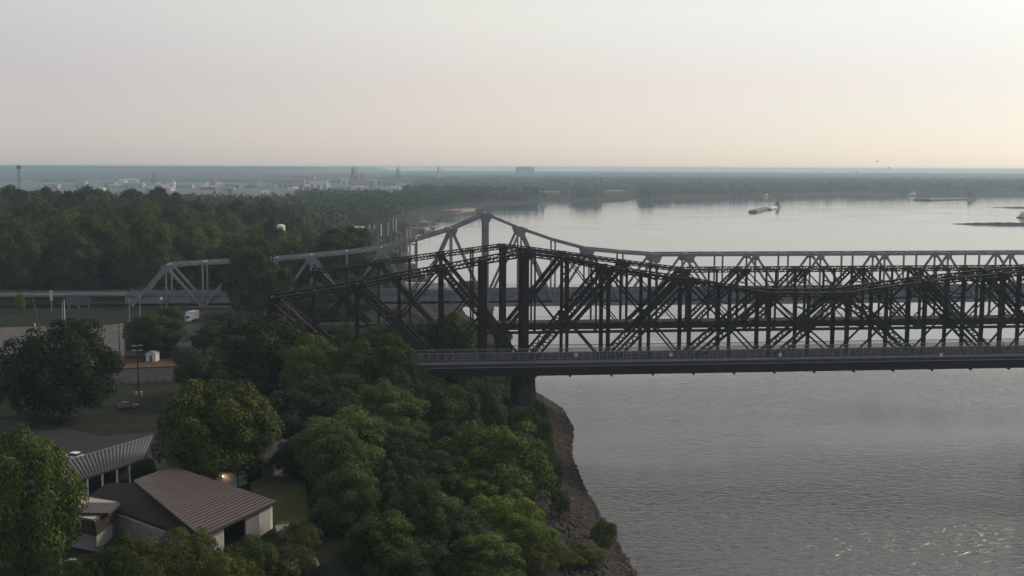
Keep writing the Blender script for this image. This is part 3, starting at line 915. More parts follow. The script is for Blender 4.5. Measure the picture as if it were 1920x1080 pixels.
near_trees = [
    ('round', 42, 822, 205, 150, "large shaggy green tree cut by the left edge, beside the white block"),
    ('dark', 112, 607, 205, 247, "wide dark drooping tree in front of the gravel yard"),
    ('round2', 402, 722, 222, 199, "round olive tree standing just behind the brown metal roof"),
    ('vine', 735, 640, 100, 258, "pale green tree against the walkway's shore end"),
    ('vine', 668, 648, 110, 256, "leafy green tree one crown inland of the pale tree at the walkway's end"),
    ('dark', 500, 598, 190, 276, "broad dark tree below the leaning laced end portal"),
    ('vine', 585, 640, 120, 262, "mid green tree below and beside the end of the dark truss"),
    ('dark2', 395, 655, 130, 268, "dark tree behind the round olive tree, beside the small white shed"),
    ('dark', 615, 705, 150, 238, "dark tree in the shaded hollow uphill of the pier"),
    ('dark2', 545, 735, 130, 226, "dark tree in shade beside the round olive tree"),
    ('round2', 828, 728, 165, 240, "olive tree spreading below the walkway near its pier"),
    ('vine', 745, 745, 150, 232, "leafy tree just inland of the olive tree below the walkway"),
    ('dark', 905, 715, 90, 262, "dark tree under the walkway beside the stone pier"),
    ('vine', 645, 780, 180, 198, "green tree with lit top standing over the small lawn"),
    ('bright', 925, 790, 225, 213, "big bright green tree on the bank, lit from the right"),
    ('bright', 945, 925, 170, 188, "bright green tree on the bank below the big one"),
    ('dark', 800, 850, 150, 200, "dark tree in the shade of the big bright tree"),
    ('vine', 720, 890, 170, 184, "broad leafy tree in the middle of the wooded slope"),
    ('dark2', 850, 960, 150, 176, "dark tree lower on the wooded slope near the bottom edge"),
    ('dark', 640, 960, 130, 172, "low dark tree beside the gable's white corner wall"),
    ('willow', 235, 1015, 150, 143, "feathery shrub below the white side wall", ),
    ('willow', 345, 1005, 150, 146, "feathery shrub in front of the brown roof's lowest corner"),
    ('willow', 460, 1018, 140, 146, "feathery grey green shrub in front of the white corner wall"),
    ('willow', 540, 1030, 120, 150, "feathery shrub at the bottom edge beside the path"),
    ('willow', 150, 1060, 120, 138, "low shrub beside the street lamp"),
    ('dark', 740, 1010, 190, 160, "dark tree at the bottom edge on the slope"),
    ('willow', 1000, 1010, 150, 190, "low brush on the bank at the foot of the bright trees"),
    ('willow', 1090, 1040, 120, 200, "low scrub on the lower bank near the bottom edge"),
    ('bush', 1136, 985, 56, 218, "lone green bush at the water's edge"),
    ('dark', 855, 790, 120, 222, "dark tree behind the big bright tree's left shoulder"),
    ('vine', 690, 790, 110, 214, "mid green tree over the dark hollow below the walkway end"),
    ('dark', 985, 768, 84, 268, "dark tree around the foot of the stone pier"),
    ('dark', 556, 828, 84, 200, "dark tree beside the grey roofed house"),
    ('dark', 505, 800, 90, 222, "dark tree behind the round olive tree, over the grey roof"),
    ('dark', 268, 862, 44, 196, "dark bush like tree between the shelter and the olive tree"),
    ('willow', 560, 985, 90, 160, "grey green shrub beside the path at the gable corner"),
    ('willow', 290, 1045, 150, 134, "feathery shrub nearest the bottom edge below the hall"),
    ('willow', 420, 1050, 150, 136, "feathery shrub at the bottom edge right of the hall's corner"),
    ('bush', 1036, 868, 40, 240, "green bush at the top of the rocky bank beside the big bright tree"),
    ('bush', 1050, 925, 44, 226, "green bush above the driftwood on the rocky bank"),
    ('bush', 1024, 800, 36, 262, "green bush on the rocky bank nearest the stone pier"),
    ('bush', 1010, 765, 34, 285, "green bush right beside the stone pier"),
    ('dark', -30, 660, 120, 262, "dark tree at the left edge beside the wide drooping tree"),
    ('bright', 868, 872, 150, 204, "bright tree filling the bank left of the lower bright tree"),
    ('bright', 1005, 985, 110, 196, "bright tree close to the bottom of the rocky bank"),
    ('vine', 800, 930, 150, 178, "leafy tree low on the slope left of the bright trees"),
    ('vine', 905, 1010, 160, 168, "leafy tree at the bottom edge below the bright trees"),
    # between and behind the bridges
    ('vine', 478, 462, 112, 425, "tall green tree hiding part of the grey bridge"),
    ('vine', 528, 508, 60, 405, "green tree against the end of the dark truss"),
    ('dark', 600, 535, 120, 385, "dark tree behind the end of the dark truss"),
    ('dark2', 660, 520, 90, 400, "dark tree seen through the dark truss"),
    ('far', 668, 446, 62, 530, "small crown rising above the grey bridge's top chord"),
    ('vine', 510, 424, 50, 600, "leafy tree half hiding the white tank"),
    ('vine', 700, 505, 90, 510, "leafy tree behind the grey bridge beside the water"),
    ('vine', 622, 500, 80, 520, "leafy tree behind the grey bridge, inland of the one by the water"),
    ('vine', 845, 598, 100, 322, "leafy tree seen through the truss just above the walkway"),
    ('dark', 795, 606, 80, 320, "darker tree seen through the truss above the walkway's shore end"),
    ('round', 880, 612, 60, 335, "tree beside the middle bridge's pier"),
    ('dark', 288, 590, 110, 328, "dark ivy covered tree below the grey bridge's end"),
    ('vine', 318, 578, 56, 385, "light green tree against the end of the grey bridge's deck"),
    ('dark2', 398, 612, 80, 340, "dark tree next to the white box truck"),
    ('dark', 440, 588, 110, 345, "dark tree under the grey bridge inland of the tall one"),
    ('vine', 430, 610, 120, 330, "mid green tree between the grey bridge and the dark truss end"),
    ('bush', 37, 556, 22, 430, "small young tree beside the elevated road"),
    ('dark', 715, 610, 100, 330, "dark tree behind the walkway's shore end"),
    ('dark', 640, 610, 110, 320, "dark tree in shade under the dark truss end"),
]
for t in near_trees:
    plant_px(t[0], t[1], t[2], t[3], t[4], t[5])

def at_slope(x, y):
    px = 960 + F_PX * x / y
    t = float(shore_dist(np.array([x]), np.array([y]))[0])
    if not (14 < t < 70) or px < 595 or px > 960 or (px > 785 and y < 238):
        return False
    return True
# smaller trees that fill the shaded slope between the named ones
_pl = []
for _ in range(1500):
    x, y = random.uniform(-75, 30), random.uniform(150, 345)
    if at_slope(x, y) and all((x - a) ** 2 + (y - c) ** 2 > 9.0 ** 2 for a, c in _pl):
        _pl.append((x, y))
for x, y in _pl:
    plant(random.choice(['dark', 'dark2', 'dark', 'vine', 'round']), x, y, random.uniform(4.6, 6.2), random.uniform(8, 12),
          "smaller tree filling the wooded bank between the larger trees", group="small trees on the wooded bank")

# the wood behind the elevated road, crown by crown
placed = []
def scatter(n_try, x0, x1, y0, y1, sep, keep):
    out = []
    for _ in range(n_try):
        x, y = random.uniform(x0, x1), random.uniform(y0, y1)
        if not keep(x, y):
            continue
        if any((x - a) ** 2 + (y - c) ** 2 < sep * sep for a, c in placed):
            continue
        placed.append((x, y)); out.append((x, y))
    return out
sd = lambda x, y: float(shore_dist(np.array([x]), np.array([y]))[0])
def in_wood(x, y):
    px = 960 + F_PX * x / y
    s, w = bridge_sw(x, y)
    return -60 < px < 640 and w > 206 and sd(x, y) > (90 if y > 560 else 60)
wood = scatter(6000, -520, -60, 440, 980, 19.5, in_wood)
wood.sort(key=lambda p: p[1])
for i, (x, y) in enumerate(wood[:175]):
    px = 960 + F_PX * x / y
    limit = 352 + max(0, (px - 100)) * 0.045        # how high the wood stands against the distance
    ztop = 78 - (limit + random.uniform(-2, 34) - 306) * y / F_PX
    zb = gz(x, y)
    Hh = min(max(ztop - zb, 13), 31)
    kinds = ['dark', 'dark2', 'vine', 'round', 'dark'] if y < 760 else ['far', 'far2', 'far3']
    plant(random.choice(kinds), x, y, random.uniform(11, 15.5), Hh * random.uniform(0.8, 1.08),
          "leafy crown in the dense wood behind the elevated road", group="trees of the wood behind the road")

# far-off woods: one mass of leaf clusters
def wood_mass(name, pts, R, H, per, size, material, seed, label):
    rs = np.random.default_rng(seed)
    pts = np.asarray(pts, float); n_ = len(pts)
    zb = ground_z(pts[:, 0], pts[:, 1])
    Rr = R * (0.7 + 0.6 * rs.random(n_)); Hh = H * (0.7 + 0.5 * rs.random(n_))
    w = np.repeat(np.arange(n_), per)
    d = unit(rs.normal(size=(len(w), 3)) + np.array([0, -0.35, 0.5]))
    lump = 1 + 0.18 * np.sin(d[:, 0] * 5 + w) * np.cos(d[:, 2] * 6 + 2 * w) + 0.12 * rs.normal(size=len(w))
    P_ = d * lump[:, None] * np.stack([Rr[w], Rr[w], Hh[w] * 0.52], 1)
    P_ += np.stack([pts[w, 0], pts[w, 1], zb[w] + Hh[w] * 0.5], 1)
    nr = unit(d + 0.6 * rs.normal(size=d.shape))
    V = cards(P_, nr, size, rs)
    o = link(bpy.data.objects.new(name, np_mesh(name, V, np.arange(len(V), dtype=np.int32).reshape(-1, 4), material)))
    return tag(o, label, 'wood', kind='stuff')

def fast_scatter(n_, r0, r1, px0, px1, keep, seed):
    rs = np.random.default_rng(seed)
    y = np.sqrt(rs.random(n_) * (r1 * r1 - r0 * r0) + r0 * r0)
    px = px0 + rs.random(n_) * (px1 - px0)
    x = (px - 960) / F_PX * y
    t = shore_dist(x, y)
    k = keep(x, y, px, t)
    return np.stack([x[k], y[k]], 1)
rest = np.array(wood[175:] if len(wood) > 175 else [(-400.0, 990.0)])
belt = fast_scatter(4600, 940, 2600, -150, 1010, lambda x, y, px, t: (t > 55) & ~((px < 560) & (y > 1750)) & ~((px < 760) & (y > 2150)) & ~((px < 330) & (y > 1000) & (y < 1500)) & ~((px > 640) & (px < 800) & (y < 1250) & (t < 120)), 21)
wood_mass("riverside_forest", np.vstack([rest, belt]), 13, 23, 100, 2.0, M['leaf_far'], 31, "hazy riverside forest stretching away beyond the bridges")
low = fast_scatter(420, 560, 1400, 560, 790, lambda x, y, px, t: (t > 14) & (t < 110), 22)
wood_mass("bank_undergrowth", low, 4.0, 6.0, 50, 0.8, M['leaf_far'], 32, "low willow scrub on the far bank behind the grey bridge")
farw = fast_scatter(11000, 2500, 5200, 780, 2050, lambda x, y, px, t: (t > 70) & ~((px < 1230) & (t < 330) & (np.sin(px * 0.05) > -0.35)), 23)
wood_mass("far_shore_forest", farw, 15, 22, 30, 3.6, M['leaf_hazed'], 33, "hazy forest along the far shore of the river")
# canopy that runs on to the horizon
cx_ = np.linspace(-7000, 7500, 330); cy_ = np.concatenate([np.linspace(4700, 8000, 90), np.linspace(8060, 15200, 60)])
CX, CY = np.meshgrid(cx_, cy_)
rs = np.random.default_rng(5)
tt = shore_dist(CX, CY)
CZ = ground_z(CX, CY) + np.where(tt > 100, 9 + 12 * rs.random(CX.shape), -8)
PXc = 960 + F_PX * CX / CY
city = (PXc < 930) & (CY < 6500)
CZ = np.where(city, ground_z(CX, CY) - 6 + 16 * (rs.random(CX.shape) > 0.86), CZ)
ii = np.arange(CX.size).reshape(CX.shape)
q = np.stack([ii[:-1, :-1], ii[:-1, 1:], ii[1:, 1:], ii[1:, :-1]], -1).reshape(-1, 4)
canopy = link(bpy.data.objects.new("horizon_forest", np_mesh("horizon_forest", np.stack([CX, CY, CZ], -1).reshape(-1, 3), q, M['leaf_far'])))
tag(canopy, "flat hazy forest reaching the horizon", 'forest', kind='stuff')

# ------------------------------------------------------------------ roads, yards and lawns on the bluff
G = 21.0
tag(sheet("gravel_yard", [(-260, 622), (70, 612), (232, 608), (234, 682), (140, 704), (-260, 700)], G, M['gravel']), "pale gravel rail yard")
tag(sheet("service_road", [(120, 690), (345, 686), (352, 706), (120, 716)], G, M['asphalt'], 0.054), "grey service road")
tag(sheet("parking_lot", [(-320, 775), (70, 790), (190, 818), (330, 806), (360, 848), (240, 905), (40, 930), (-320, 900)], G, M['asphalt'], 0.05), "dark asphalt parking lot")
tag(sheet("lawn", [(468, 905), (520, 885), (572, 905), (582, 975), (520, 985), (480, 950)], G, M['lawn'], 0.05), "small bright lawn behind the gable")
tag(sheet("path", [(515, 985), (560, 980), (600, 1060), (545, 1075)], G, M['concrete'], 0.058), "worn path beside the gable corner")
tag(sheet("underpass_road", [(330, 585), (382, 585), (372, 650), (310, 650)], G, M['asphalt'], 0.05), "road passing under the grey bridge")
mb = MB()
pts = [at_z(a, c, G + 0.06) for a, c in ((222, 676), (322, 673), (330, 688), (214, 693))]
o = mb.prism([p - Vector((0, 0, 0.4)) for p in pts], (0, 0, 0.7)).build("dirt_bank", M['dirt'])
tag(o, "strip of bare orange dirt", kind='structure')
# elevated road to the far bridge
mb = MB(); xr0, xr1 = AXL - 260, AXL
def far_pt(x, y, z):
    p = H0 + U * (as0 + x) + N * (AW + y)
    return Vector((p.x, p.y, z))
road = MB().prism([far_pt(xr0, 0.5, 25.0), far_pt(xr1 - 0.1, 0.5, 25.0), far_pt(xr1 - 0.1, SW - 0.5, 25.0), far_pt(xr0, SW - 0.5, 25.0)], (0, 0, 0.42)).build("elevated_road", M['deck_road'])
tag(road, "elevated road leading onto the grey bridge", kind='structure')
mk = MB().prism([far_pt(xr0, SW / 2 - 0.1, 25.42), far_pt(xr1 - 0.1, SW / 2 - 0.1, 25.42), far_pt(xr1 - 0.1, SW / 2 + 0.1, 25.42), far_pt(xr0, SW / 2 + 0.1, 25.42)], (0, 0, 0.004)).build("lane_line", M['tan'], road)
def barrier(y, label):
    r = thing("road_barrier", label, 'barrier', far_pt(xr1 - 1, y, 25.2), YAW)
    MB().box(-250, 0, -0.2, 0.2, 0, 0.85).build("wall", M['concrete'], r)
    for i in range(50):
        beam("rail_post", (-5 * i - 1, 0, 0.85), (-5 * i - 1, 0, 1.3), 0.1, 0.1, M['rail_steel'], r)
    beam("rail", (-250, 0, 1.3), (0, 0, 1.3), 0.09, 0.09, M['rail_steel'], r)
barrier(0.5, "low concrete barrier with rail on the near side of the elevated road")
barrier(SW - 0.5, "low concrete barrier with rail on the far side of the elevated road")
# guard wall of the parking lot's upper road
p0, p1 = at_z(228, 722, G), at_z(325, 716, G)
r = thing("guard_wall", "low concrete guard wall with posts beside the service road", 'wall', p0, math.atan2(p1.y - p0.y, p1.x - p0.x))
Lw = (p1 - p0).length
MB().box(0, Lw, -0.15, 0.15, 0, 0.95).build("wall", M['concrete'], r)
for i in range(7):
    beam("post", (Lw * i / 6, -0.2, 0), (Lw * i / 6, -0.2, 1.5), 0.2, 0.2, M['wood'], r)
beam("rail", (0, -0.2, 1.4), (Lw, -0.2, 1.4), 0.1, 0.12, M['rail_steel'], r)

# ------------------------------------------------------------------ the brown-roofed hall and its wings
def Pz(a, c, z): return at_z(a, c, z)
hall = thing("hall_building", "white walled hall with a big brown ribbed metal roof", 'building', Pz(330, 980, G))
HB = hall.location.copy()
def hpart(mb, name, material, parent=None):
    o = mb.build(name, material, parent or hall)
    if parent is None or parent == hall:
        o.data.transform(Matrix.Translation(-HB))
    else:
        o.data.transform(Matrix.Translation(-HB))
    return o
R1, E1, E2, R2 = Pz(253, 904, 27.6), Pz(376, 1006, 27.0), Pz(515, 941, 25.2), Pz(325, 877, 25.6)
down = Vector((0, 0, -0.28))
roof = hpart(MB().prism([R1, E1, E2, R2], down), "roof", M['brown_roof'])
# standing seams run with the fall of the roof, from the high edge to the low edge
nS = 28
for i in range(nS + 1):
    f = i / nS
    a = R1.lerp(E1, f); c = R2.lerp(E2, f)
    up = (E1 - R1).cross(R2 - R1).normalized()
    if up.z < 0: up = -up
    hpart(MB().bar(a + up * 0.1, c + up * 0.1, 0.5, 0.36, up=up), "roof_seam", M['brown_seam'], roof)
hpart(MB().bar(R1 + Vector((0, 0, .12)), E1 + Vector((0, 0, .12)), 0.35, 0.3), "ridge_cap", M['brown_seam'], roof)
hpart(MB().bar(E1 + Vector((0, 0, -.15)), E2 + Vector((0, 0, -.15)), 0.25, 0.45), "fascia", M['brown_roof'], roof)
hpart(MB().bar(R2 + Vector((0, 0, -.15)), E2 + Vector((0, 0, -.15)), 0.25, 0.45), "fascia", M['brown_roof'], roof)
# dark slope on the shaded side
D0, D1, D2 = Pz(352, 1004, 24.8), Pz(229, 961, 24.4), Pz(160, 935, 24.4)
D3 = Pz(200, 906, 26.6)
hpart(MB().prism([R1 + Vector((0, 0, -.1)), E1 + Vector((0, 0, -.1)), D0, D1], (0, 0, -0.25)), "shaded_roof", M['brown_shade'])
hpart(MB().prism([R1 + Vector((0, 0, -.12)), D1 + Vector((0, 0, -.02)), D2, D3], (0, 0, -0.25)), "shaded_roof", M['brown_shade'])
def wall(a, b_, ztop_a, ztop_b, th, name, material, parent=None, z0=G - 1.5):
    a = Vector((a.x, a.y, 0)); b_ = Vector((b_.x, b_.y, 0))
    n_ = Vector((-(b_ - a).y, (b_ - a).x, 0)).normalized() * th
    poly = [a + Vector((0, 0, z0)), b_ + Vector((0, 0, z0)), b_ + Vector((0, 0, ztop_b)), a + Vector((0, 0, ztop_a))]
    return hpart(MB().prism(poly, n_), name, material, parent)
inn = lambda p, q, f: p.lerp(q, f)
cen = (R1 + E1 + E2 + R2) / 4
def inset(p, k=0.05): return p.lerp(Vector((cen.x, cen.y, p.z)), k)
wE1, wE2, wR1, wR2 = inset(E1, .07), inset(E2, .03), inset(R1), inset(R2)
# gable side: wall, dark open bay, white panels
gA = lambda f: wE1.lerp(wE2, f)
wall(gA(0.0), gA(0.30), 26.4, 26.0, 0.3, "gable_wall", M['white_wall'])
wall(gA(0.60), gA(0.80), 25.3, 25.1, 0.3, "gable_wall", M['greyclad'])
wall(gA(0.80), gA(0.965), 25.1, 24.8, 0.35, "white_panel", M['white_wall'])
wall(gA(0.965), gA(1.0), 24.8, 24.8, 0.5, "corner_post", M['offwhite'])
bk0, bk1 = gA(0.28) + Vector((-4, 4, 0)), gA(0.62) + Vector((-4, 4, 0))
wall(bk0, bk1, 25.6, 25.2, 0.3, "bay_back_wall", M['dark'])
wall(gA(0.30), bk0, 26, 25.8, 0.25, "bay_side_wall", M['greyclad'])
wall(wE2, wR2, 24.8, 25.1, 0.3, "east_wall", M['white_wall'])
wall(D0, D1, 24.3, 24.0, 0.3, "side_wall", M['white_wall'])
wall(D1, D2, 24.0, 24.0, 0.3, "side_wall", M['white_wall'])
wall(D2, wR2, 24.0, 25.0, 0.3, "back_wall", M['white_wall'])

# low flat-roofed block with a brown mansard in front of the hall
blk = thing("flat_roofed_block", "small white block with a brown mansard band beside the big tree", 'building', Pz(190, 1030, G))
BB = blk.location.copy()
def bpart(mb, name, material, parent=None):
    o = mb.build(name, material, parent or blk); o.data.transform(Matrix.Translation(-BB)); return o
c1 = Pz(181, 1034, G); c0 = Pz(60, 1012, G); c2 = Pz(229, 992, G); c3 = c0 + (c2 - c1)
def zz(p, z): return Vector((p.x, p.y, z))
mid_ = (c0 + c1 + c2 + c3) / 4
def ins(p, k, z): q = p.lerp(mid_, k); return zz(q, z)
mb = MB()
for a, c in ((c0, c1), (c1, c2), (c2, c3), (c3, c0)):
    nrm = (mid_ - (a + c) / 2); nrm.z = 0; nrm = nrm.normalized() * 0.3
    bpart(MB().prism([zz(a, G - 1), zz(c, G - 1), zz(c, G + 2.7), zz(a, G + 2.7)], nrm), "wall", M['white_wall'])
mans = []
for a, c in ((c0, c1), (c1, c2), (c2, c3), (c3, c0)):
    A, Cc = ins(a, -0.05, G + 2.5), ins(c, -0.05, G + 2.5)
    A2, C2 = ins(a, 0.06, G + 4.6), ins(c, 0.06, G + 4.6)
    nrm = (mid_ - (a + c) / 2); nrm.z = 0; nrm = nrm.normalized() * 0.2
    m_ = bpart(MB().prism([A, Cc, C2, A2], nrm), "mansard", M['brown_roof'])
    for i in range(1, 14):
        f = i / 14
        bpart(MB().bar(A.lerp(Cc, f) - nrm * 0.2, A2.lerp(C2, f) - nrm * 0.2, 0.1, 0.14), "mansard_rib", M['brown_seam'], m_)
bpart(MB().prism([ins(p, 0.05, G + 4.3) for p in (c0, c1, c2, c3)], (0, 0, 0.2)), "flat_roof", M['tan'])
hp = Pz(183, 957, G + 4.5)
bpart(MB().box(hp.x - 2.6, hp.x + 2.6, hp.y - 2.6, hp.y + 2.6, G + 4.5, G + 4.95), "roof_hatch", M['grey_roof'])
d0 = c1.lerp(c2, 0.62); d1 = c1.lerp(c2, 0.8)
outw = ((c1 + c2) / 2 - mid_); outw.z = 0; outw = outw.normalized() * 0.06
bpart(MB().prism([zz(d0, G) + outw, zz(d1, G) + outw, zz(d1, G + 2.3) + outw, zz(d0, G + 2.3) + outw], outw * -0.5), "door", M['greyclad'])

# open shelter with a ribbed grey roof along the parking lot
sh = thing("open_shelter", "long open shelter with a grey ribbed roof and white posts", 'shelter', Pz(190, 915, G))
SB = sh.location.copy()
def spart(mb, name, material, parent=None):
    o = mb.build(name, material, parent or sh); o.data.transform(Matrix.Translation(-SB)); return o
T0, T1 = Pz(88, 876, 25.6), Pz(285, 818, 25.6)
B1, B0 = Pz(266, 864, 24.4), Pz(128, 908, 24.4)
sroof = spart(MB().prism([T0, T1, B1, B0], (0, 0, -0.2)), "roof", M['grey_roof'])
for i in range(27):
    f = i / 26
    a, c = T0.lerp(T1, f), B0.lerp(B1, f)
    spart(MB().bar(a + Vector((0, 0, .09)), c + Vector((0, 0, .09)), 0.28, 0.2), "roof_rib", M['greyclad'], sroof)
spart(MB().bar(T0 + Vector((0, 0, .1)), T1 + Vector((0, 0, .1)), 0.3, 0.25), "ridge_cap", M['greyclad'], sroof)
BK0, BK1 = T0.lerp(B0, -0.45), T1.lerp(B1, -0.45)
spart(MB().prism([T0, T1, zz(BK1, 24.4), zz(BK0, 24.4)], (0, 0, -0.2)), "rear_roof", M['grey_roof'])
for f in (0.02, 0.22, 0.42, 0.62, 0.80, 0.98):
    q = B0.lerp(B1, f) + Vector((0.1, 0.5, 0))
    beam("post", zz(q, G - 1) - SB, zz(q, 24.3) - SB, 0.28, 0.28, M['white'], sh)
q0, q1 = T0.lerp(B0, .5), T1.lerp(B1, .5)
nn = Vector((0, 0.2, 0))
spart(MB().prism([zz(q0, G), zz(q1, G), zz(q1, 24.2), zz(q0, 24.2)], nn), "back_wall", M['dark_roof'])
w0 = B0 + Vector((0.2, 1.0, 0)); w1 = B0 + Vector((-4, 0.4, 0))
spart(MB().prism([zz(w1, G), zz(w0, G), zz(w0, 24.2), zz(w1, 24.2)], (0, 0.25, 0)), "end_wall", M['white_wall'])

# lamp-lit wall behind the hall and a grey-roofed house half hidden by trees
lw = thing("lamp_lit_shed", "small pale shed lit by a wall lamp behind the hall roof", 'building', Pz(440, 925, G))
LB = lw.location.copy()
fl, fm, fr = Pz(404, 911, G), Pz(438, 914, G), Pz(463, 907, G)
def lpart(mb, name, material):
    o = mb.build(name, material, lw); o.data.transform(Matrix.Translation(-LB)); return o
lpart(MB().prism([zz(fl, G), zz(fm, G), zz(fm, G + 2.6), zz(fl, G + 2.5)], (0, 0.3, 0)), "wall", M['tan'])
lpart(MB().prism([zz(fm, G), zz(fr, G), zz(fr, G + 2.7), zz(fm, G + 2.6)], (0, 0.3, 0)), "wall", M['white_wall'])
lpart(MB().prism([zz(fl, G + 2.55), zz(fm, G + 2.65), zz(fr, G + 2.75), zz(fr, G + 2.75) + Vector((-1, 5, 0.2)), zz(fl, G + 2.55) + Vector((0, 5, 0.2))], (0, 0, 0.2)), "roof", M['brown_roof'])
fq = fm.lerp(fr, 0.3)
lpart(MB().prism([zz(fq, G) + Vector((0, -.05, 0)), zz(fq, G) + Vector((.22, -.05, 0)), zz(fq, G + 2.6) + Vector((.22, -.05, 0)), zz(fq, G + 2.6) + Vector((0, -.05, 0))], (0, 0.03, 0)), "downpipe", M['brown_roof'])
lp = Pz(418, 902, G + 2.35)
lamp = lpart(MB().lathe([(0.04, 0), (0.13, 0.08), (0.15, 0.25), (0.06, 0.38)], 0, 0, 10), "wall_lamp", M['lit'])
lamp.data.transform(Matrix.Translation(LB)); lamp.location = zz(fl.lerp(fm, 0.45), G + 1.7) + Vector((0, -0.25, 0)) - LB
ld = bpy.data.lights.new("wall_lamp_light", 'POINT'); ld.energy = 14; ld.color = (1.0, 0.7, 0.42); ld.shadow_soft_size = 0.15
lo = bpy.data.objects.new("wall_lamp_light", ld); link(lo, lw); lo.location = lamp.location + Vector((0.3, -0.5, 0.1))

hs = thing("grey_roofed_house", "grey roofed house half hidden by trees behind the lawn", 'house', Pz(525, 893, G))
KB = hs.location.copy()
def kpart(mb, name, material, parent=None):
    o = mb.build(name, material, parent or hs); o.data.transform(Matrix.Translation(-KB)); return o
h0, h1, h2 = Pz(494, 902, G), Pz(530, 884, G), Pz(560, 868, G)
kpart(MB().prism([zz(h0, G), zz(h1, G), zz(h1, G + 3.4), zz(h0, G + 3.4)], (-0.3, 0.1, 0)), "wall", M['greyclad'])
kpart(MB().prism([zz(h1, G), zz(h2, G), zz(h2, G + 3.4), zz(h1, G + 3.4)], (-0.3, 0.1, 0)), "wall", M['greyclad'])
kpart(MB().prism([zz(h0, G + 3.3) + Vector((1, -1, 0)), zz(h2, G + 3.3) + Vector((1, 0, 0)), zz(h2, G + 5.5) + Vector((-9, 2, 0)), zz(h0, G + 5.5) + Vector((-9, 2, 0))], (0, 0, 0.25)), "roof", M['dark_roof'])
kpart(MB().prism([zz(h1.lerp(h2, .3), G), zz(h1.lerp(h2, .55), G), zz(h1.lerp(h2, .55), G + 2.2), zz(h1.lerp(h2, .3), G + 2.2)], (0.06, -0.03, 0)), "door", M['dark'])

# small white shed on the dirt strip
s0 = Pz(283, 680, G)
wsh = thing("white_shed", "tiny white shed with a shallow gable on the orange dirt", 'shed', (s0.x, s0.y, G), rad(-6))
MB().box(-1.45, 1.45, 0, 2.6, 0, 2.7).build("wall", M['white'], wsh)
MB().prism([(-1.7, -0.25, 2.65), (1.7, -0.25, 2.65), (0, -0.25, 3.35)], (0, 3.1, 0)).build("roof", M['offwhite'], wsh)
MB().box(-0.45, 0.45, -0.04, 0.0, 0, 2.0).build("door", M['greyclad'], wsh)
MB().box(-0.12, 0.12, -0.3, -0.2, 3.2, 3.6).build("vent", M['galv'], wsh)

# ------------------------------------------------------------------ poles, lamps and signs
def pole_px(px, base, top, d=None, z=None):
    p = Pz(px, base, gz(*at_z(px, base, G)[:2]) if z is None else z)
    dist = p.y
    return p, (base - top) * dist / F_PX / 0.985
def utility_pole(px, base, top, label, mat_, boxes):
    p, h = pole_px(px, base, top)
    r = thing("utility_pole", label, 'utility pole', p, rad(25))
    MB().tube([(0, 0, -1), (0, 0, h * 0.5), (0, 0, h)], [0.2, 0.17, 0.12], 8).build("pole", mat_, r)
    for zz_ in (h - 0.25, h - 1.45):
        c_ = beam("crossarm", (-1.25, 0, zz_), (1.25, 0, zz_), 0.14, 0.16, M['offwhite'], r)
        for xx in (-1.1, -0.5, 0.5, 1.1):
            beam("insulator", (xx, 0, zz_ + 0.08), (xx, 0, zz_ + 0.3), 0.09, 0.09, M['galv'], r)
    for xx in boxes:
        MB().lathe([(0.33, 0), (0.36, 0.1), (0.36, 1.0), (0.2, 1.12)], xx, -0.25, 12).build("transformer", M['galv'], r)
utility_pole(225, 683, 606, "weathered utility pole with two pale crossarms by the gravel yard", M['wood'], ())
utility_pole(260, 742, 645, "dark utility pole with two transformers in front of the white shed", M['darkwood'], (-0.55, 0.55))
def plain_pole(px, base, top, z, r0, label, mat_, lean=0.0, name="pole", cat="pole"):
    p, h = pole_px(px, base, top, z=z)
    r = thing(name, label, cat, p)
    MB().tube([(0, 0, -1), (lean * 0.5, 0, h * 0.5), (lean, 0, h)], [r0, r0 * 0.85, r0 * 0.65], 8).build("shaft", mat_, r)
    MB().lathe([(r0 * 0.8, 0), (r0 * 0.9, 0.12), (r0 * 0.3, 0.2)], lean, 0, 8).build("cap", mat_, r).location.z = h
    return r, h
plain_pole(76, 622, 552, G, 0.22, "leaning wooden pole behind the wide dark tree", M['wood'], -2.4)
plain_pole(118, 612, 568, G, 0.17, "thin grey pole, dimmer of the close pair beyond the dark tree", M['galv'])
plain_pole(122, 612, 563, G, 0.19, "thin grey pole, brighter of the close pair beyond the dark tree", M['white'])
plain_pole(238, 604, 566, G, 0.15, "dim thin pole at the end of the embankment", M['wood'])
plain_pole(243, 602, 561, G, 0.17, "pale thin pole at the end of the embankment", M['galv'])
plain_pole(263, 594, 553, G, 0.17, "grey pole beside the grey bridge's abutment", M['galv'])
r, h = plain_pole(97, 578, 545, 24.5, 0.14, "tall narrow pale sign on a post beside the elevated road", M['galv'], name="sign_post", cat="sign")
MB().box(-0.5, 0.5, -0.1, -0.02, h * 0.45, h).build("sign_panel", M['offwhite'], r)
r, h = plain_pole(66, 632, 607, G, 0.28, "short white post at the corner of the gravel yard", M['white'], name="marker_post", cat="post")
p = Pz(147, 574, 25.3)
bb = thing("road_sign", "back of a large grey road sign beside the elevated road", 'sign', p, YAW)
MB().box(-4.4, 4.4, -0.1, 0.1, 0.4, 3.0).build("sign_panel", M['greyclad'], bb)
for x in (-3.5, 0, 3.5):
    beam("sign_leg", (x, 0.2, -0.8), (x, 0.2, 2.9), 0.2, 0.2, M['galv'], bb)
beam("sign_frame", (-4.4, -0.12, 3.05), (4.4, -0.12, 3.05), 0.12, 0.12, M['rail_steel'], bb)
p = Pz(303, 580, G + 1)
r, h = plain_pole(303, 596, 562, G, 0.12, "thin post with a white lamp head in front of the grey bridge's deck", M['galv'], name="yard_lamp", cat="lamp")
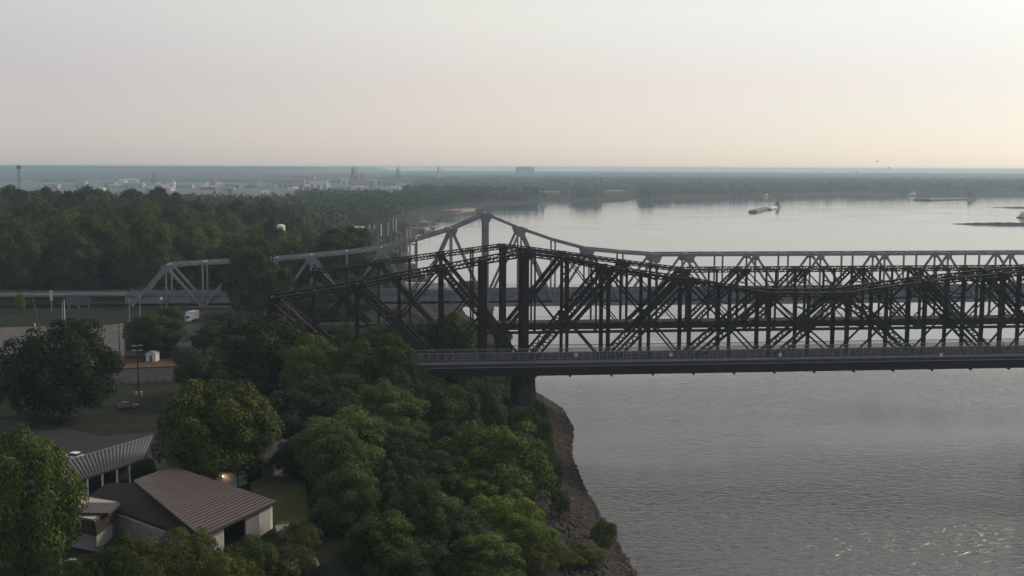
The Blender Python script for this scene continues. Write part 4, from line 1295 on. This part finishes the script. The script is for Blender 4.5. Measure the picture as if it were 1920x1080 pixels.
MB().lathe([(0.1, 0), (0.5, 0.3), (0.5, 0.9), (0.2, 1.1)], 0, 0, 10).build("lamp_head", M['white'], r).location.z = h - 0.2
# street lamp at the bottom edge
p = Pz(117, 1135, G)
sl = thing("street_lamp", "slim grey street lamp with a curved arm at the bottom edge", 'street lamp', p)
hL = (CAM_Z - G) - 0.0
topz = at_depth(116, 1048, p.y).z - G
MB().tube([(0, 0, -0.5), (0, 0, topz * 0.5), (0, 0, topz)], [0.12, 0.1, 0.07], 8).build("pole", M['galv'], sl)
MB().tube([(0, 0, topz - 1.2), (0.35, 0, topz - 0.45), (0.8, 0, topz - 0.15), (1.3, 0, topz - 0.1)], [0.05, 0.05, 0.045, 0.04], 7).build("arm", M['galv'], sl)
MB().lathe([(0.02, -0.06), (0.45, -0.04), (0.5, 0.05), (0.3, 0.16), (0.05, 0.2)], 0, 0, 14, 1.0, 0.45).build("lamp_head", M['white'], sl).location = (1.55, 0, topz - 0.12)

# ------------------------------------------------------------------ vehicles
def wheels(root, xs, ys, r, w):
    for x in xs:
        for y in ys:
            t_ = MB()
            seg = 14
            prof = [(x + r * math.cos(2 * math.pi * i / seg), y - w / 2, r + r * math.sin(2 * math.pi * i / seg)) for i in range(seg)]
            wheel = t_.prism(prof, (0, w, 0)).build("wheel", M['tyre'], root)
            prof = [(x + r * 0.6 * math.cos(2 * math.pi * i / seg), y - w / 2 - 0.02, r + r * 0.6 * math.sin(2 * math.pi * i / seg)) for i in range(seg)]
            MB().prism(prof, (0, w + 0.04, 0)).build("rim", M['chrome'], wheel)

def semi(loc, rz, label, trailer_mat, cab_mat, trailer_len=16.0):
    r = thing("semi_truck", label, 'truck', loc, rz)
    L_ = trailer_len
    MB().box(-L_ / 2, L_ / 2, -1.3, 1.3, 1.15, 4.1).build("trailer", trailer_mat, r)
    MB().box(-L_ / 2, L_ / 2, -0.6, 0.6, 0.85, 1.14).build("trailer_frame", M['dark'], r)
    for x in np.arange(-L_ / 2 + 1, L_ / 2, 1.6):
        MB().box(x, x + 0.06, -1.33, -1.302, 1.2, 4.05).build("side_rib", M['greyclad'], r)
    c = L_ / 2 + 0.5
    MB().prism([(c, -1.2, 0.7), (c + 3.9, -1.2, 0.7), (c + 3.9, -1.2, 2.0), (c + 2.5, -1.2, 2.15), (c + 2.1, -1.2, 3.5), (c + 0.1, -1.2, 3.8)], (0, 2.4, 0)).build("cab", cab_mat, r)
    MB().box(c + 1.2, c + 2.2, -1.22, 1.22, 2.2, 3.1).build("cab_window", M['glass'], r)
    MB().box(c + 3.88, c + 3.95, -1.1, -0.7, 1.1, 1.4).build("headlight", M['lampglass'], r)
    MB().box(c + 3.88, c + 3.95, 0.7, 1.1, 1.1, 1.4).build("headlight", M['lampglass'], r)
    MB().box(c + 3.9, c + 4.05, -1.2, 1.2, 0.5, 0.95).build("bumper", M['chrome'], r)
    wheels(r, (-L_ / 2 + 1.2, -L_ / 2 + 2.5, c - 0.6, c + 0.7, c + 3.0), (-1.1, 1.1), 0.5, 0.3)
    return r
s_, z_ = on_plane(798, 545, AW + 3)
semi(far_pt(s_ - as0, 3.2, 25.41), YAW, "white semi trailer truck crossing the grey bridge", M['white'], M['white'], 17.0)
s_, z_ = on_plane(880, 545, AW + 8)
semi(far_pt(s_ - as0, 8.2, 25.41), YAW + math.pi, "pink and grey truck just ahead of the white semi on the grey bridge", M['pinkpaint'], M['offwhite'], 9.0)

p = Pz(355, 604, G + 0.06)
bx = thing("box_truck", "white box truck seen from the front below the grey bridge", 'truck', p, rad(-100))
MB().box(-5.5, 0.2, -1.25, 1.25, 0.95, 3.7).build("cargo_box", M['white'], bx)
MB().prism([(0.3, -1.05, 0.55), (2.0, -1.05, 0.55), (2.1, -1.05, 1.3), (1.6, -1.05, 1.5), (1.1, -1.05, 2.5), (0.3, -1.05, 2.6)], (0, 2.1, 0)).build("cab", M['white'], bx)
MB().prism([(1.62, -0.9, 1.52), (1.64, 0.9, 1.52), (1.16, 0.85, 2.4), (1.14, -0.85, 2.4)], (0.05, 0, 0.03)).build("windscreen", M['glass'], bx)
for y in (-0.85, 0.6):
    MB().box(2.05, 2.12, y, y + 0.3, 0.95, 1.2).build("headlight", M['lampglass'], bx)
MB().box(2.0, 2.2, -1.0, 1.0, 0.45, 0.7).build("bumper", M['galv'], bx)
wheels(bx, (-4.2, 1.3), (-0.95, 0.95), 0.45, 0.3)

def car(loc, rz, label, body):
    r = thing("parked_car", label, 'car', loc, rz)
    b = MB().prism([(-2.2, -0.88, 0.3), (2.2, -0.88, 0.3), (2.25, -0.88, 0.65), (2.0, -0.88, 0.82), (1.0, -0.88, 0.95), (-1.9, -0.88, 1.0), (-2.25, -0.88, 0.75)], (0, 1.76, 0)).build("body", body, r)
    MB().prism([(-1.7, -0.78, 0.98), (1.05, -0.78, 0.94), (0.3, -0.7, 1.42), (-1.2, -0.7, 1.44)], (0, 1.5, 0)).build("window", M['glass'], r)
    MB().prism([(-1.25, -0.72, 1.43), (0.32, -0.72, 1.41), (0.25, -0.72, 1.48), (-1.15, -0.72, 1.5)], (0, 1.42, 0)).build("roof", body, r)
    for y in (-0.75, 0.45):
        MB().box(2.2, 2.27, y, y + 0.3, 0.6, 0.75).build("headlight", M['lampglass'], r)
        MB().box(-2.27, -2.2, y, y + 0.3, 0.65, 0.8).build("tail_light", M['redpaint'], r)
    wheels(r, (-1.35, 1.4), (-0.8, 0.8), 0.32, 0.2)
    return r
p = Pz(137, 862, G + 0.05)
car(p, rad(160), "pale silver car parked behind the open shelter", M['white'])
for px_, py_, lab, mt in ((392, 566, "white car on the grey bridge beside the tall tree", 'white'),):
    s_, z_ = on_plane(px_ + 66, 560, AW + 4)
    car(far_pt(s_ - as0, 3.5, 25.42), YAW, lab, M[mt])
p = Pz(240, 765, G + 0.05)
car(p, rad(20), "dark grey car standing on the shaded lot below the utility pole", M['greyclad'])

# ------------------------------------------------------------------ bank details: driftwood and loose rock
for i, (a, c, L_, rz, lab) in enumerate(((1060, 940, 4.5, 0.4, "bleached driftwood log high on the brown bank"), (1052, 955, 3.2, -0.3, "shorter bleached log below the high driftwood"),
                                         (1048, 992, 3.0, -0.9, "pale log at the edge of the brush on the bank"))):
    q = at_z(a, c, 4.0)
    z = gz(q.x, q.y); q = at_z(a, c, z)
    r = thing("driftwood_log", lab, 'log', (q.x, q.y, gz(q.x, q.y) + 0.12), rz)
    MB().tube([(-L_ / 2, 0, 0), (0, 0.2, 0.1), (L_ / 2, 0, 0.05)], [0.22, 0.18, 0.08], 7).build("stem", M['log'], r)
    MB().tube([(0.2, 0.15, 0.1), (0.9, 0.7, 0.5)], [0.08, 0.03], 6).build("branch", M['log'], r)
rs = np.random.default_rng(77)
cand = []
for i in range(len(shore) - 1):
    a, c = shore[i], shore[i + 1]
    if a[1] < 170 or c[1] > 700: continue
    Ls = np.linalg.norm(c - a)
    n_ = int(Ls * 45)
    f = rs.random((n_, 1))
    nrm = np.array([-(c - a)[1], (c - a)[0]]) / Ls
    cand.append(a + f * (c - a) + nrm * (rs.random((n_, 1)) ** 1.3 * 17 - 0.6))
cand = np.vstack(cand)
zs = ground_z(cand[:, 0], cand[:, 1])
base = np.array([(-1, -1, -.5), (1, -1, -.5), (1, 1, -.5), (-1, 1, -.5), (-.6, -.7, .6), (.7, -.5, .5), (.5, .7, .7), (-.7, .5, .5)])
fq = np.array([(4, 5, 6, 7), (0, 1, 5, 4), (1, 2, 6, 5), (2, 3, 7, 6), (3, 0, 4, 7)])
sz = 0.16 + 0.42 * rs.random((len(cand), 1, 1)) ** 2
V = base[None] * sz * (0.7 + 0.6 * rs.random((len(cand), 8, 3)))
V = V + np.stack([cand[:, 0], cand[:, 1], zs + 0.05], 1)[:, None, :]
Fq = fq[None] + (np.arange(len(cand)) * 8)[:, None, None]
rock = link(bpy.data.objects.new("riprap_rubble", np_mesh("riprap_rubble", V.reshape(-1, 3), Fq.reshape(-1, 4), M['rock'])))
tag(rock, "brown broken rock along the water's edge", 'rubble', kind='stuff')

# ------------------------------------------------------------------ boats, barges and river works
def barge(loc, rz, L_, W_, label, hullmat, cargo=None, name="barge"):
    r = thing(name, label, 'barge', loc, rz)
    h = 2.2
    MB().prism([(-L_ / 2 + 3, -W_ / 2, -1.0), (L_ / 2 - 3, -W_ / 2, -1.0), (L_ / 2, -W_ / 2, h), (-L_ / 2, -W_ / 2, h)], (0, W_, 0)).build("hull", hullmat, r)
    if cargo:
        cv = MB().prism([(-L_ / 2 + 4, -W_ / 2 + 1, h), (-L_ / 2 + 4, W_ / 2 - 1, h), (-L_ / 2 + 4, W_ / 2 - 2.5, h + 1.8), (-L_ / 2 + 4, -W_ / 2 + 2.5, h + 1.8)], (L_ - 8, 0, 0)).build("hatch_cover", cargo, r)
    for x in (-L_ / 2 + 1.5, L_ / 2 - 1.5):
        beam("bollard", (x, 0, h), (x, 0, h + 1), 0.5, 0.5, M['dark'], r)
    return r
def towboat(loc, rz, label, s=1.0, m_=None):
    r = thing("towboat", label, 'towboat', loc, rz)
    r.scale = (s, s, s)
    MB().prism([(-18, -5, -1), (17, -5, -1), (18, -5, 2), (-18, -5, 2)], (0, 10, 0)).build("hull", M['hull'], r)
    MB().box(-13, 9, -4.2, 4.2, 2, 5).build("main_deckhouse", m_ or M['offwhite'], r)
    MB().box(-9, 8, -3.8, 3.8, 5, 8).build("upper_deckhouse", m_ or M['offwhite'], r)
    MB().box(-3, 7, -3.2, 3.2, 8, 11).build("officers_deck", m_ or M['offwhite'], r)
    ph = MB().box(1, 6, -2.8, 2.8, 11, 14.0).build("pilothouse", m_ or M['offwhite'], r)
    MB().box(0.95, 6.05, -2.85, 2.85, 12.2, 13.4).build("window_band", M['glass'], ph)
    for y in (-2.5, 2.5):
        MB().lathe([(0.7, 5), (0.7, 12), (0.8, 12.6)], -10, y, 10).build("exhaust_stack", M['hull'], r)
        beam("push_knee", (18.2, y, 0), (18.2, y, 4), 0.8, 0.8, M['dark'], r)
    beam("mast", (2, 0, 14), (2, 0, 18), 0.3, 0.3, M['galv'], r)
    return r
def on_water(a, c): return at_z(a, c, 0.0)
a_, c_ = on_water(1411, 398.5), on_water(1438, 392)
dirv = (c_ - a_); rz = math.atan2(dirv.y, dirv.x)
barge((a_ + c_) / 2 + Vector((0, 0, 0.0)), rz, dirv.length, 15, "long dark barge pushed ahead of a towboat in mid river", M['hull'], M['greyclad'])
a2, c2_ = on_water(1439.5, 393.5), on_water(1453, 390)
barge((a2 + c2_) / 2, math.atan2((c2_ - a2).y, (c2_ - a2).x), (c2_ - a2).length, 14, "lighter barge next to the towboat in mid river", M['tan'], M['offwhite'])
towboat(on_water(1457.5, 389.5), rz + math.pi, "towboat with a tall pilothouse in mid river", 0.9, M['greyclad'])
a_, c_ = on_water(1728, 376), on_water(1812, 373.5)
dirv = c_ - a_; rz = math.atan2(dirv.y, dirv.x)
barge((a_ + c_) / 2, rz, dirv.length, 45, "very long dark barge tow near the far shore", M['hull'], M['hull'])
towboat(on_water(1820, 373.5), rz + math.pi, "towboat behind the very long tow near the far shore", 1.3, M['greyclad'])
towboat(on_water(1711, 367.5), 0.2, "small white vessel against the far shore", 1.0, M['white'])
towboat(on_water(1921, 408), 0.5, "pale boat cut by the right edge", 0.8, M['white'])
towboat(on_water(1437, 362 + 6), 0.3, "tiny white boat at the far shore above the mid river tow", 0.6, M['white'])
# wing dikes
def dike(px0, py0, px1, py1, label, w=9, h=1.6):
    a_, c_ = on_water(px0, py0), on_water(px1, py1)
    d = c_ - a_; L_ = d.length
    r = thing("wing_dike", label, 'dike', (a_ + c_) / 2, math.atan2(d.y, d.x))
    rs = np.random.default_rng(int(px0))
    n_ = 60
    V = []
    for i in range(n_ + 1):
        f = i / n_
        hh = h * min(1, f * 5 + 0.1) * (0.7 + 0.5 * rs.random())
        x = -L_ / 2 + L_ * f
        V += [(x, -w, -1.0), (x, -w * 0.25, hh), (x, w * 0.25, hh * 0.95), (x, w, -1.0)]
    Fq = [(i * 4 + j, i * 4 + 4 + j, i * 4 + 5 + j, i * 4 + 1 + j) for i in range(n_) for j in range(3)]
    MB().add(V, Fq).build("rock_crest", M['rock'], r)
dike(1786, 420, 2150, 424, "long low rock dike reaching in from the right edge, nearer of two", 8, 3.0)
dike(1856, 389.5, 2150, 391, "long low rock dike reaching in from the right edge, farther of two", 7, 2.4)

# river terminal beyond the grey bridge
rb_, rc_ = on_water(822, 399), on_water(884, 393)
d = rc_ - rb_
barge((rb_ + rc_) / 2, math.atan2(d.y, d.x), d.length, 16, "rust red barge moored along the bank", M['tan'], M['redhull'])
for i, (a, c, L_, lab) in enumerate(((775, 414, 46, "dark barge moored at the terminal, farther of two"), (787, 431, 40, "dark barge with clutter moored at the terminal, nearer of two"))):
    q = on_water(a, c)
    b = barge(q, 0.5 + 0.2 * i, L_, 12, lab, M['hull'], M['greyclad'])
    MB().box(-8, 4, -3.5, 3.5, 2.2, 7).build("deckhouse", M['greyclad'], b)
    MB().box(8, 13, -2.5, 2.5, 2.2, 5).build("deckhouse", M['redpaint'] if i else M['tan'], b)
    beam("crane_mast", (15, 0, 2), (15, 0, 12), 0.6, 0.6, M['galv'], b)
    beam("crane_boom", (15, 0, 6), (2, 0, 13), 0.4, 0.4, M['galv'], b)
pile_spots = [(693, 448, 422, 'offwhite', "left pile of the paired mooring piles by the terminal bank"), (702, 448, 422, 'offwhite', "right pile of the paired mooring piles by the terminal bank"),
              (715, 462, 421, 'white', "bright white mooring pile before the terminal dock"), (728, 455, 418, 'galv', "grey mooring pile beside the bright white one"),
              (737, 445, 412, 'tan', "tan mooring pile at the back of the dock"), (743, 444, 411, 'offwhite', "pale mooring pile at the back of the dock, next to the tan one"),
              (757, 470, 404, 'wood', "tallest dark pile beside the moored barges"), (763, 500, 428, 'tan', "tall brown pile among the cluster at the dock's end"), (769, 505, 432, 'tan', "outermost brown pile of the cluster at the dock's end"),
              (750, 505, 436, 'wood', "dark pile on the landward side of the cluster at the dock's end")]
for a, c, tp, mk_, lab in pile_spots:
    q = on_water(a, c); h = (c - tp) * q.y / F_PX
    r = thing("mooring_pile", lab, 'pile', q)
    MB().tube([(0, 0, -4), (0, 0, h * 0.6), (0, 0, h)], [0.75, 0.7, 0.62], 10).build("shaft", M[mk_], r)
    MB().lathe([(0.7, 0), (0.8, 0.2), (0.2, 0.6)], 0, 0, 10).build("cap", M['galv'], r).location.z = h
q = on_water(735, 470)
dk = thing("terminal_dock", "timber dock on piles reaching from the bank beyond the grey bridge", 'dock', q, rad(15))
MB().box(-28, 22, -5, 5, 5.2, 6.0).build("deck", M['wood'], dk)
for x in range(-26, 24, 8):
    for y in (-4, 4):
        beam("pile", (x, y, -3), (x, y, 5.2), 0.6, 0.6, M['wood'], dk)
MB().box(6, 16, -3, 3, 6, 10).build("dock_shed", M['greyclad'], dk)
for x in (-24, -12, 0):
    beam("light_mast", (x, 4.5, 6), (x, 4.5, 18), 0.3, 0.3, M['galv'], dk)
q = on_water(705, 479)
dk = thing("floating_platform", "long low grey platform lying along the bank behind the grey bridge", 'platform', q, rad(5))
MB().box(-26, 26, -4, 4, 0.2, 1.4).build("deck", M['greyclad'], dk)
for x in (-24, 0, 24):
    beam("spud", (x, 3.5, -3), (x, 3.5, 8), 0.5, 0.5, M['wood'], dk)

for a, c, L_, rz_, mk_, lab in ((748, 424, 26, 0.3, 'greyclad', "short grey work barge behind the mooring piles"), (800, 436, 20, 0.9, 'hull', "small dark work barge outside the moored pair"),
                                (764, 409, 34, 0.5, 'tan', "tan barge farthest up the terminal bank"), (720, 437, 24, 0.1, 'hull', "small barge tucked between the white and grey piles"),
                                (795, 421, 30, 0.6, 'greyclad', "grey barge lying outside the farther moored barge")):
    b = barge(on_water(a, c), rz_, L_, 9, lab, M[mk_], M['hull'])
    MB().box(-4, 2, -2.5, 2.5, 2.2, 5.5).build("deckhouse", M['offwhite'], b)
    beam("crane_mast", (5, 0, 2), (5, 0, 11), 0.5, 0.5, M['galv'], b)
for a, c, w_, h_, mk_, lab in ((672, 438, 16, 6, 'offwhite', "pale hut on the terminal bank left of the mooring piles"), (690, 412, 22, 7, 'greyclad', "grey shed on the bank above the terminal"),
                               (742, 400, 24, 7, 'far_pale', "pale shed on the bank farthest up the terminal"), (712, 398, 14, 6, 'offwhite', "small white roofed hut among the terminal's trees"),
                               (655, 455, 12, 5, 'greyclad', "small grey hut nearest the grey bridge on the terminal bank")):
    q = at_z(a, c, 5.0); zb = gz(q.x, q.y); q = at_z(a, c, zb)
    r = thing("terminal_shed", lab, 'shed', (q.x, q.y, zb), 0.3)
    MB().box(-w_ / 2, w_ / 2, 0, w_ * 0.6, -1, h_).build("wall", M[mk_], r)
    MB().prism([(-w_ / 2 - .4, -.4, h_), (-w_ / 2 - .4, w_ * 0.6 + .4, h_), (-w_ / 2 - .4, w_ * 0.3, h_ + 1.6)], (w_ + .8, 0, 0)).build("roof", M['far_pale'], r)
    MB().box(-1.2, 1.2, -0.1, 0, 0, 2.8).build("door", M['dark'], r)

# white tank and small white things in the wood
q = at_depth(527, 448, 640); zb = gz(q.x, 640)
tk = thing("storage_tank", "white cylindrical storage tank standing among the trees", 'tank', (q.x, 640, zb))
topz = at_depth(527, 422, 640).z - zb
MB().lathe([(2.4, 0), (2.4, topz - 0.6), (2.1, topz), (0.1, topz + 0.5)], 0, 0, 24).build("shell", M['white'], tk)
beam("ladder", (0, -3.1, 0), (0, -3.1, topz), 0.5, 0.1, M['galv'], tk)
q = at_depth(37, 414, 600); zb = gz(q.x, 600)
dm = thing("white_dome", "small white dome showing above the wood's crowns", 'dome', (q.x, 600, zb))
zt_ = q.z - zb
MB().lathe([(1.2, 0), (1.2, zt_ - 1.6)], 0, 0, 12).build("tower", M['greyclad'], dm)
MB().lathe([(1.9, zt_ - 1.6), (1.8, zt_ - 0.6), (1.2, zt_ + 0.4), (0.3, zt_ + 0.9)], 0, 0, 18).build("dome", M['white'], dm)

# ------------------------------------------------------------------ the industrial district across the flats
def far_bldg(px, base, top, wpx, depth, label, material, roof='flat', cat='building', name="warehouse"):
    g = at_depth(px, base, depth); x = g.x
    zb = min(gz(x, depth), g.z)
    zt_ = at_depth(px, top, depth).z
    W_ = wpx * depth / F_PX; Hh = zt_ - zb
    r = thing(name, label, cat, (x, depth, zb), 0.12)
    Dp = min(W_ * 0.8, 60)
    if roof == 'gable':
        MB().box(-W_ / 2, W_ / 2, 0, Dp, 0, Hh * 0.68).build("wall", material, r)
        MB().prism([(-W_ / 2 - 0.5, -0.5, Hh * 0.66), (W_ / 2 + 0.5, -0.5, Hh * 0.66), (0, -0.5, Hh)], (0, Dp + 1, 0)).build("roof", M['far_pale'], r)
        MB().box(-W_ * 0.12, W_ * 0.12, -0.15, 0, 0, Hh * 0.3).build("door", M['greyclad'], r)
    elif roof == 'silo':
        n_ = max(2, int(W_ / 9))
        for i in range(n_):
            rr = W_ / n_ / 2
            MB().lathe([(rr, 0), (rr, Hh * 0.82), (rr * 0.3, Hh * 0.88)], -W_ / 2 + rr * (2 * i + 1), 0, 14).build("silo", material, r)
        MB().box(-W_ * 0.2, W_ * 0.1, -3, 3, Hh * 0.8, Hh).build("headhouse", material, r)
    elif roof == 'stack':
        MB().lathe([(W_ / 2, 0), (W_ * 0.4, Hh * 0.5), (W_ * 0.3, Hh)], 0, 0, 14).build("shaft", material, r)
        MB().lathe([(W_ * 0.35, Hh * 0.97), (W_ * 0.35, Hh)], 0, 0, 14).build("rim", M['greyclad'], r)
    elif roof == 'works':
        MB().box(-W_ / 2, W_ / 2, 0, Dp, 0, Hh * 0.45).build("wall", material, r)
        MB().box(-W_ * 0.25, W_ * 0.1, 2, Dp * 0.6, Hh * 0.45, Hh * 0.85).build("tower", material, r)
        MB().lathe([(W_ * 0.06, Hh * 0.45), (W_ * 0.05, Hh)], W_ * 0.3, 3, 10).build("stack", M['greyclad'], r)
        MB().lathe([(W_ * 0.05, Hh * 0.85), (W_ * 0.04, Hh * 1.0)], -W_ * 0.1, 5, 10).build("stack", M['greyclad'], r)
    else:
        MB().box(-W_ / 2, W_ / 2, 0, Dp, 0, Hh * 0.88).build("wall", material, r)
        MB().box(-W_ / 2 - 0.8, W_ / 2 + 0.8, -0.8, Dp + 0.8, Hh * 0.88, Hh).build("roof", M['far_pale'], r)
        n_ = max(2, int(wpx / 9))
        for i in range(n_):
            x0 = -W_ / 2 + W_ * (i + 0.3) / n_
            MB().box(x0, x0 + W_ / n_ * 0.4, -0.2, 0, 0, Hh * 0.45).build("door", M['greyclad'], r)
    return r
D_ = [
    (320, 350, 336, 15, 3600, "cream gable-fronted store in the far industrial district", 'white', 'gable'),
    (399, 352, 331, 13, 3700, "pale grain silos just right of the cream gable in the distance", 'far_pale', 'silo', 'silo', 'grain_silo'),
    (382, 349, 341, 12, 3650, "small white shed left of the pale grain silos", 'white', 'flat'),
    (545, 349, 337, 48, 3500, "long white warehouse right of the hill's end", 'far_pale', 'flat'),
    (597, 348, 336, 34, 3520, "bright white fronted warehouse, second right of the hill's end", 'white', 'flat'),
    (567, 339, 329, 44, 4300, "wide pale roofed works behind the long white warehouse", 'tan', 'flat'),
    (663, 342, 311, 16, 4300, "dark industrial tower block standing on the skyline", 'greyclad', 'works', 'works', 'works_building'),
    (678, 340, 322, 10, 4500, "grey tower just right of the dark tower block", 'greyclad', 'works', 'works', 'works_building'),
    (746, 330, 312, 12, 5200, "faint hazy tower on the skyline over the forest edge", 'greyclad', 'works', 'works', 'works_building'),
    (822, 340, 313, 5, 4300, "faint pale stack, taller of two over the riverside forest", 'offwhite', 'stack', 'chimney', 'chimney_stack'),
    (829, 340, 318, 4, 4350, "faint pale stack, shorter of two over the riverside forest", 'offwhite', 'stack', 'chimney', 'chimney_stack'),
    (680, 347, 338, 44, 3700, "low pale warehouse in front of the dark tower block", 'tan', 'flat'),
    (725, 340, 332, 36, 4100, "low brown roofed warehouse right of the dark tower block", 'tan', 'flat'),
    (650, 338, 331, 20, 4400, "small white shed left of the dark tower block", 'white', 'flat'),
    (711, 333, 327, 5, 4600, "tiny white tank right of the dark tower block", 'white', 'stack', 'tank', 'storage_tank'),
    (288, 345, 322, 9, 4200, "dark grey tower left of the cream gable", 'greyclad', 'works', 'works', 'works_building'),
    (250, 350, 343, 34, 3500, "long white roofed shed left of the cream gable", 'tan', 'flat'),
    (205, 348, 341, 22, 3600, "brown shed with a bright roof at left in the far district", 'tan', 'flat'),
    (150, 350, 340, 20, 3500, "pale grey block above the wood at far left", 'far_pale', 'flat'),
    (95, 354, 345, 26, 3400, "low tan sheds above the wood near the lattice mast", 'tan', 'flat'),
    (290, 356, 350, 40, 3300, "low tan shed in front of the dark grey tower", 'tan', 'flat'),
    (345, 352, 346, 30, 3450, "low shed right beside the cream gable store", 'tan', 'flat'),
    (435, 353, 345, 26, 3500, "grey shed right of the pale grain silos", 'greyclad', 'flat'),
    (470, 352, 343, 24, 3600, "clustered grey plant left of the long white warehouse", 'greyclad', 'works', 'works', 'works_building'),
    (505, 352, 342, 22, 3600, "clustered pale plant directly left of the long white warehouse", 'tan', 'works', 'works', 'works_building'),
    (840, 334, 329, 60, 4900, "long pale shed right of the faint stacks", 'far_pale', 'flat'),
    (985, 321, 312.5, 34, 9500, "faint wide block standing on the horizon", 'greyclad', 'flat'),
    (975, 368, 357, 34, 2900, "grey terminal shed on the far shore behind the tower peak", 'greyclad', 'flat'),
    (1030, 368, 359, 40, 2950, "pale terminal sheds on the far shore right of the peak", 'far_pale', 'flat'),
    (1085, 369, 361, 26, 2980, "small pale shed on the far shore, middle of the terminal", 'far_pale', 'flat'),
    (1150, 369, 358, 50, 3050, "long pale terminal shed on the far shore, last to the right", 'far_pale', 'flat'),
]
for t in D_:
    far_bldg(t[0], t[1], t[2], t[3], t[4], t[5], M[t[6]], t[7], t[8] if len(t) > 8 else 'building', t[9] if len(t) > 9 else 'warehouse')

m_ = mat("industrial_yards", (0.12, 0.115, 0.105), (0.028, 0.04, 0.026), 0.95, 0.02, coord='World', detail=9.0)
yp = [(-(960 - 150) / F_PX * 2300, 2300), (-(960 - 700) / F_PX * 2450, 2450), (-(960 - 840) / F_PX * 3000, 3000), (-(960 - 930) / F_PX * 5200, 5200), (-(960 + 100) / F_PX * 5600, 5600), (-(960 - 0) / F_PX * 3000, 3000)]
yard = MB().prism([(x, y, 6.0) for x, y in yp], (0, 0, 1.6)).build("industrial_yard", m_)
tag(yard, "pale bare yards of the far industrial district", kind='structure')
rs = np.random.default_rng(99)
for i in range(46):
    dep = 2500 + 2400 * rs.random(); px_ = 120 + 780 * rs.random()
    if px_ > 700 and dep < 3000: continue
    x = (px_ - 960) / F_PX * dep
    r = thing("industrial_shed", "tiny pale shed scattered in the far industrial district", 'shed', (x, dep, 7.5), rs.random() * 0.8 - 0.4, "small sheds of the far industrial district")
    w_, d_, h_ = 14 + 40 * rs.random(), 14 + 20 * rs.random(), 5 + 7 * rs.random()
    MB().box(-w_ / 2, w_ / 2, 0, d_, 0, h_).build("wall", M[['far_pale', 'offwhite', 'tan', 'greyclad'][i % 4]], r)
    MB().prism([(-w_ / 2 - .5, -.5, h_), (-w_ / 2 - .5, d_ + .5, h_), (-w_ / 2 - .5, d_ / 2, h_ + 2.5)], (w_ + 1, 0, 0)).build("roof", M[['far_pale', 'greyclad', 'offwhite', 'tan'][(i // 2) % 4]], r)

# masts over the wood
def mast(px, base, top, depth, wd, label, lattice=False):
    g = at_depth(px, base, depth); zt_ = at_depth(px, top, depth).z
    zb = gz(g.x, depth); h = zt_ - zb
    r = thing("lattice_mast" if lattice else "flood_light_pole", label, 'mast' if lattice else 'light pole', (g.x, depth, zb))
    if lattice:
        for sx, sy in ((-1, -1), (1, -1), (0, 1)):
            beam("mast_leg", (sx * wd, sy * wd, 0), (sx * wd * 0.5, sy * wd * 0.5, h), 0.8, 0.8, M['greyclad'], r)
        for i in range(14):
            z0, z1 = h * i / 14, h * (i + 1) / 14
            beam("brace", (-wd, -wd, z0), (wd * 0.9, -wd * 0.9, z1), 0.4, 0.4, M['greyclad'], r)
        MB().lathe([(wd * 1.6, h - 6), (wd * 1.9, h - 4), (wd * 1.9, h - 2), (wd * 1.4, h)], 0, 0, 12).build("antenna_ring", M['greyclad'], r)
    else:
        MB().tube([(0, 0, 0), (0, 0, h * 0.5), (0, 0, h)], [wd, wd * 0.8, wd * 0.6], 8).build("shaft", M['offwhite'], r)
        MB().box(-wd * 3, wd * 3, -0.4, 0.4, h - 1.5, h).build("lamp_rack", M['offwhite'], r)
mast(37, 352, 310, 2000, 2.2, "tall lattice radio mast rising over the wood at far left", True)
mast(121, 376, 352, 1250, 0.8, "pale flood light pole, left one of two over the wood")
mast(180, 374, 350, 1250, 0.8, "pale flood light pole, right one of two over the wood")

# ------------------------------------------------------------------ birds over the far shore
for a, c, dd, lab in ((1605, 322, 300, "dark bird, leftmost of the few over the far shore"), (1667, 315, 290, "dark bird just on the horizon line, rightmost of the few"),
                      (1655, 329, 310, "dark bird, lowest of the few over the far shore"), (1645, 303, 300, "tiny dark bird, highest of the few, against the sky")):
    q = at_depth(a, c, dd)
    mb = MB()
    mb.lathe([(0.01, -0.25), (0.07, -0.1), (0.08, 0.05), (0.03, 0.2), (0.01, 0.28)], 0, 0, 8)
    mb.v = [(x, z, y) for x, y, z in mb.v]
    for s_ in (-1, 1):
        mb.add([(0.03 * s_, -0.08, 0.02), (0.3 * s_, -0.05, 0.16), (0.62 * s_, -0.14, 0.05), (0.3 * s_, 0.1, 0.15), (0.03 * s_, 0.1, 0.02)], [(0, 1, 3, 4), (1, 2, 3)])
    b = mb.build("bird", M['dark'])
    b.location = q
    b.rotation_euler = (0, 0, a * 0.7)
    tag(b, lab, 'bird', "birds over the river")

# ------------------------------------------------------------------ haze
haze_me = MB().box(-16500, 16500, -1500, 16500, -6.5, 80.5).build("haze", M['glass'])
haze_me.data.materials.clear()
hm = bpy.data.materials.new("river_haze")
hm.use_nodes = True
hn, hl = hm.node_tree.nodes, hm.node_tree.links
for n_ in list(hn):
    hn.remove(n_)
ho = hn.new("ShaderNodeOutputMaterial"); hv = hn.new("ShaderNodeVolumePrincipled")
hv.inputs['Color'].default_value = (0.66, 0.87, 1.0, 1)
hv.inputs['Density'].default_value = 0.000115
hv.inputs['Anisotropy'].default_value = 0.2
hl.new(hv.outputs[0], ho.inputs['Volume'])
haze_me.data.materials.append(hm)
tag(haze_me, kind='stuff', label="thin even evening haze over the whole valley")
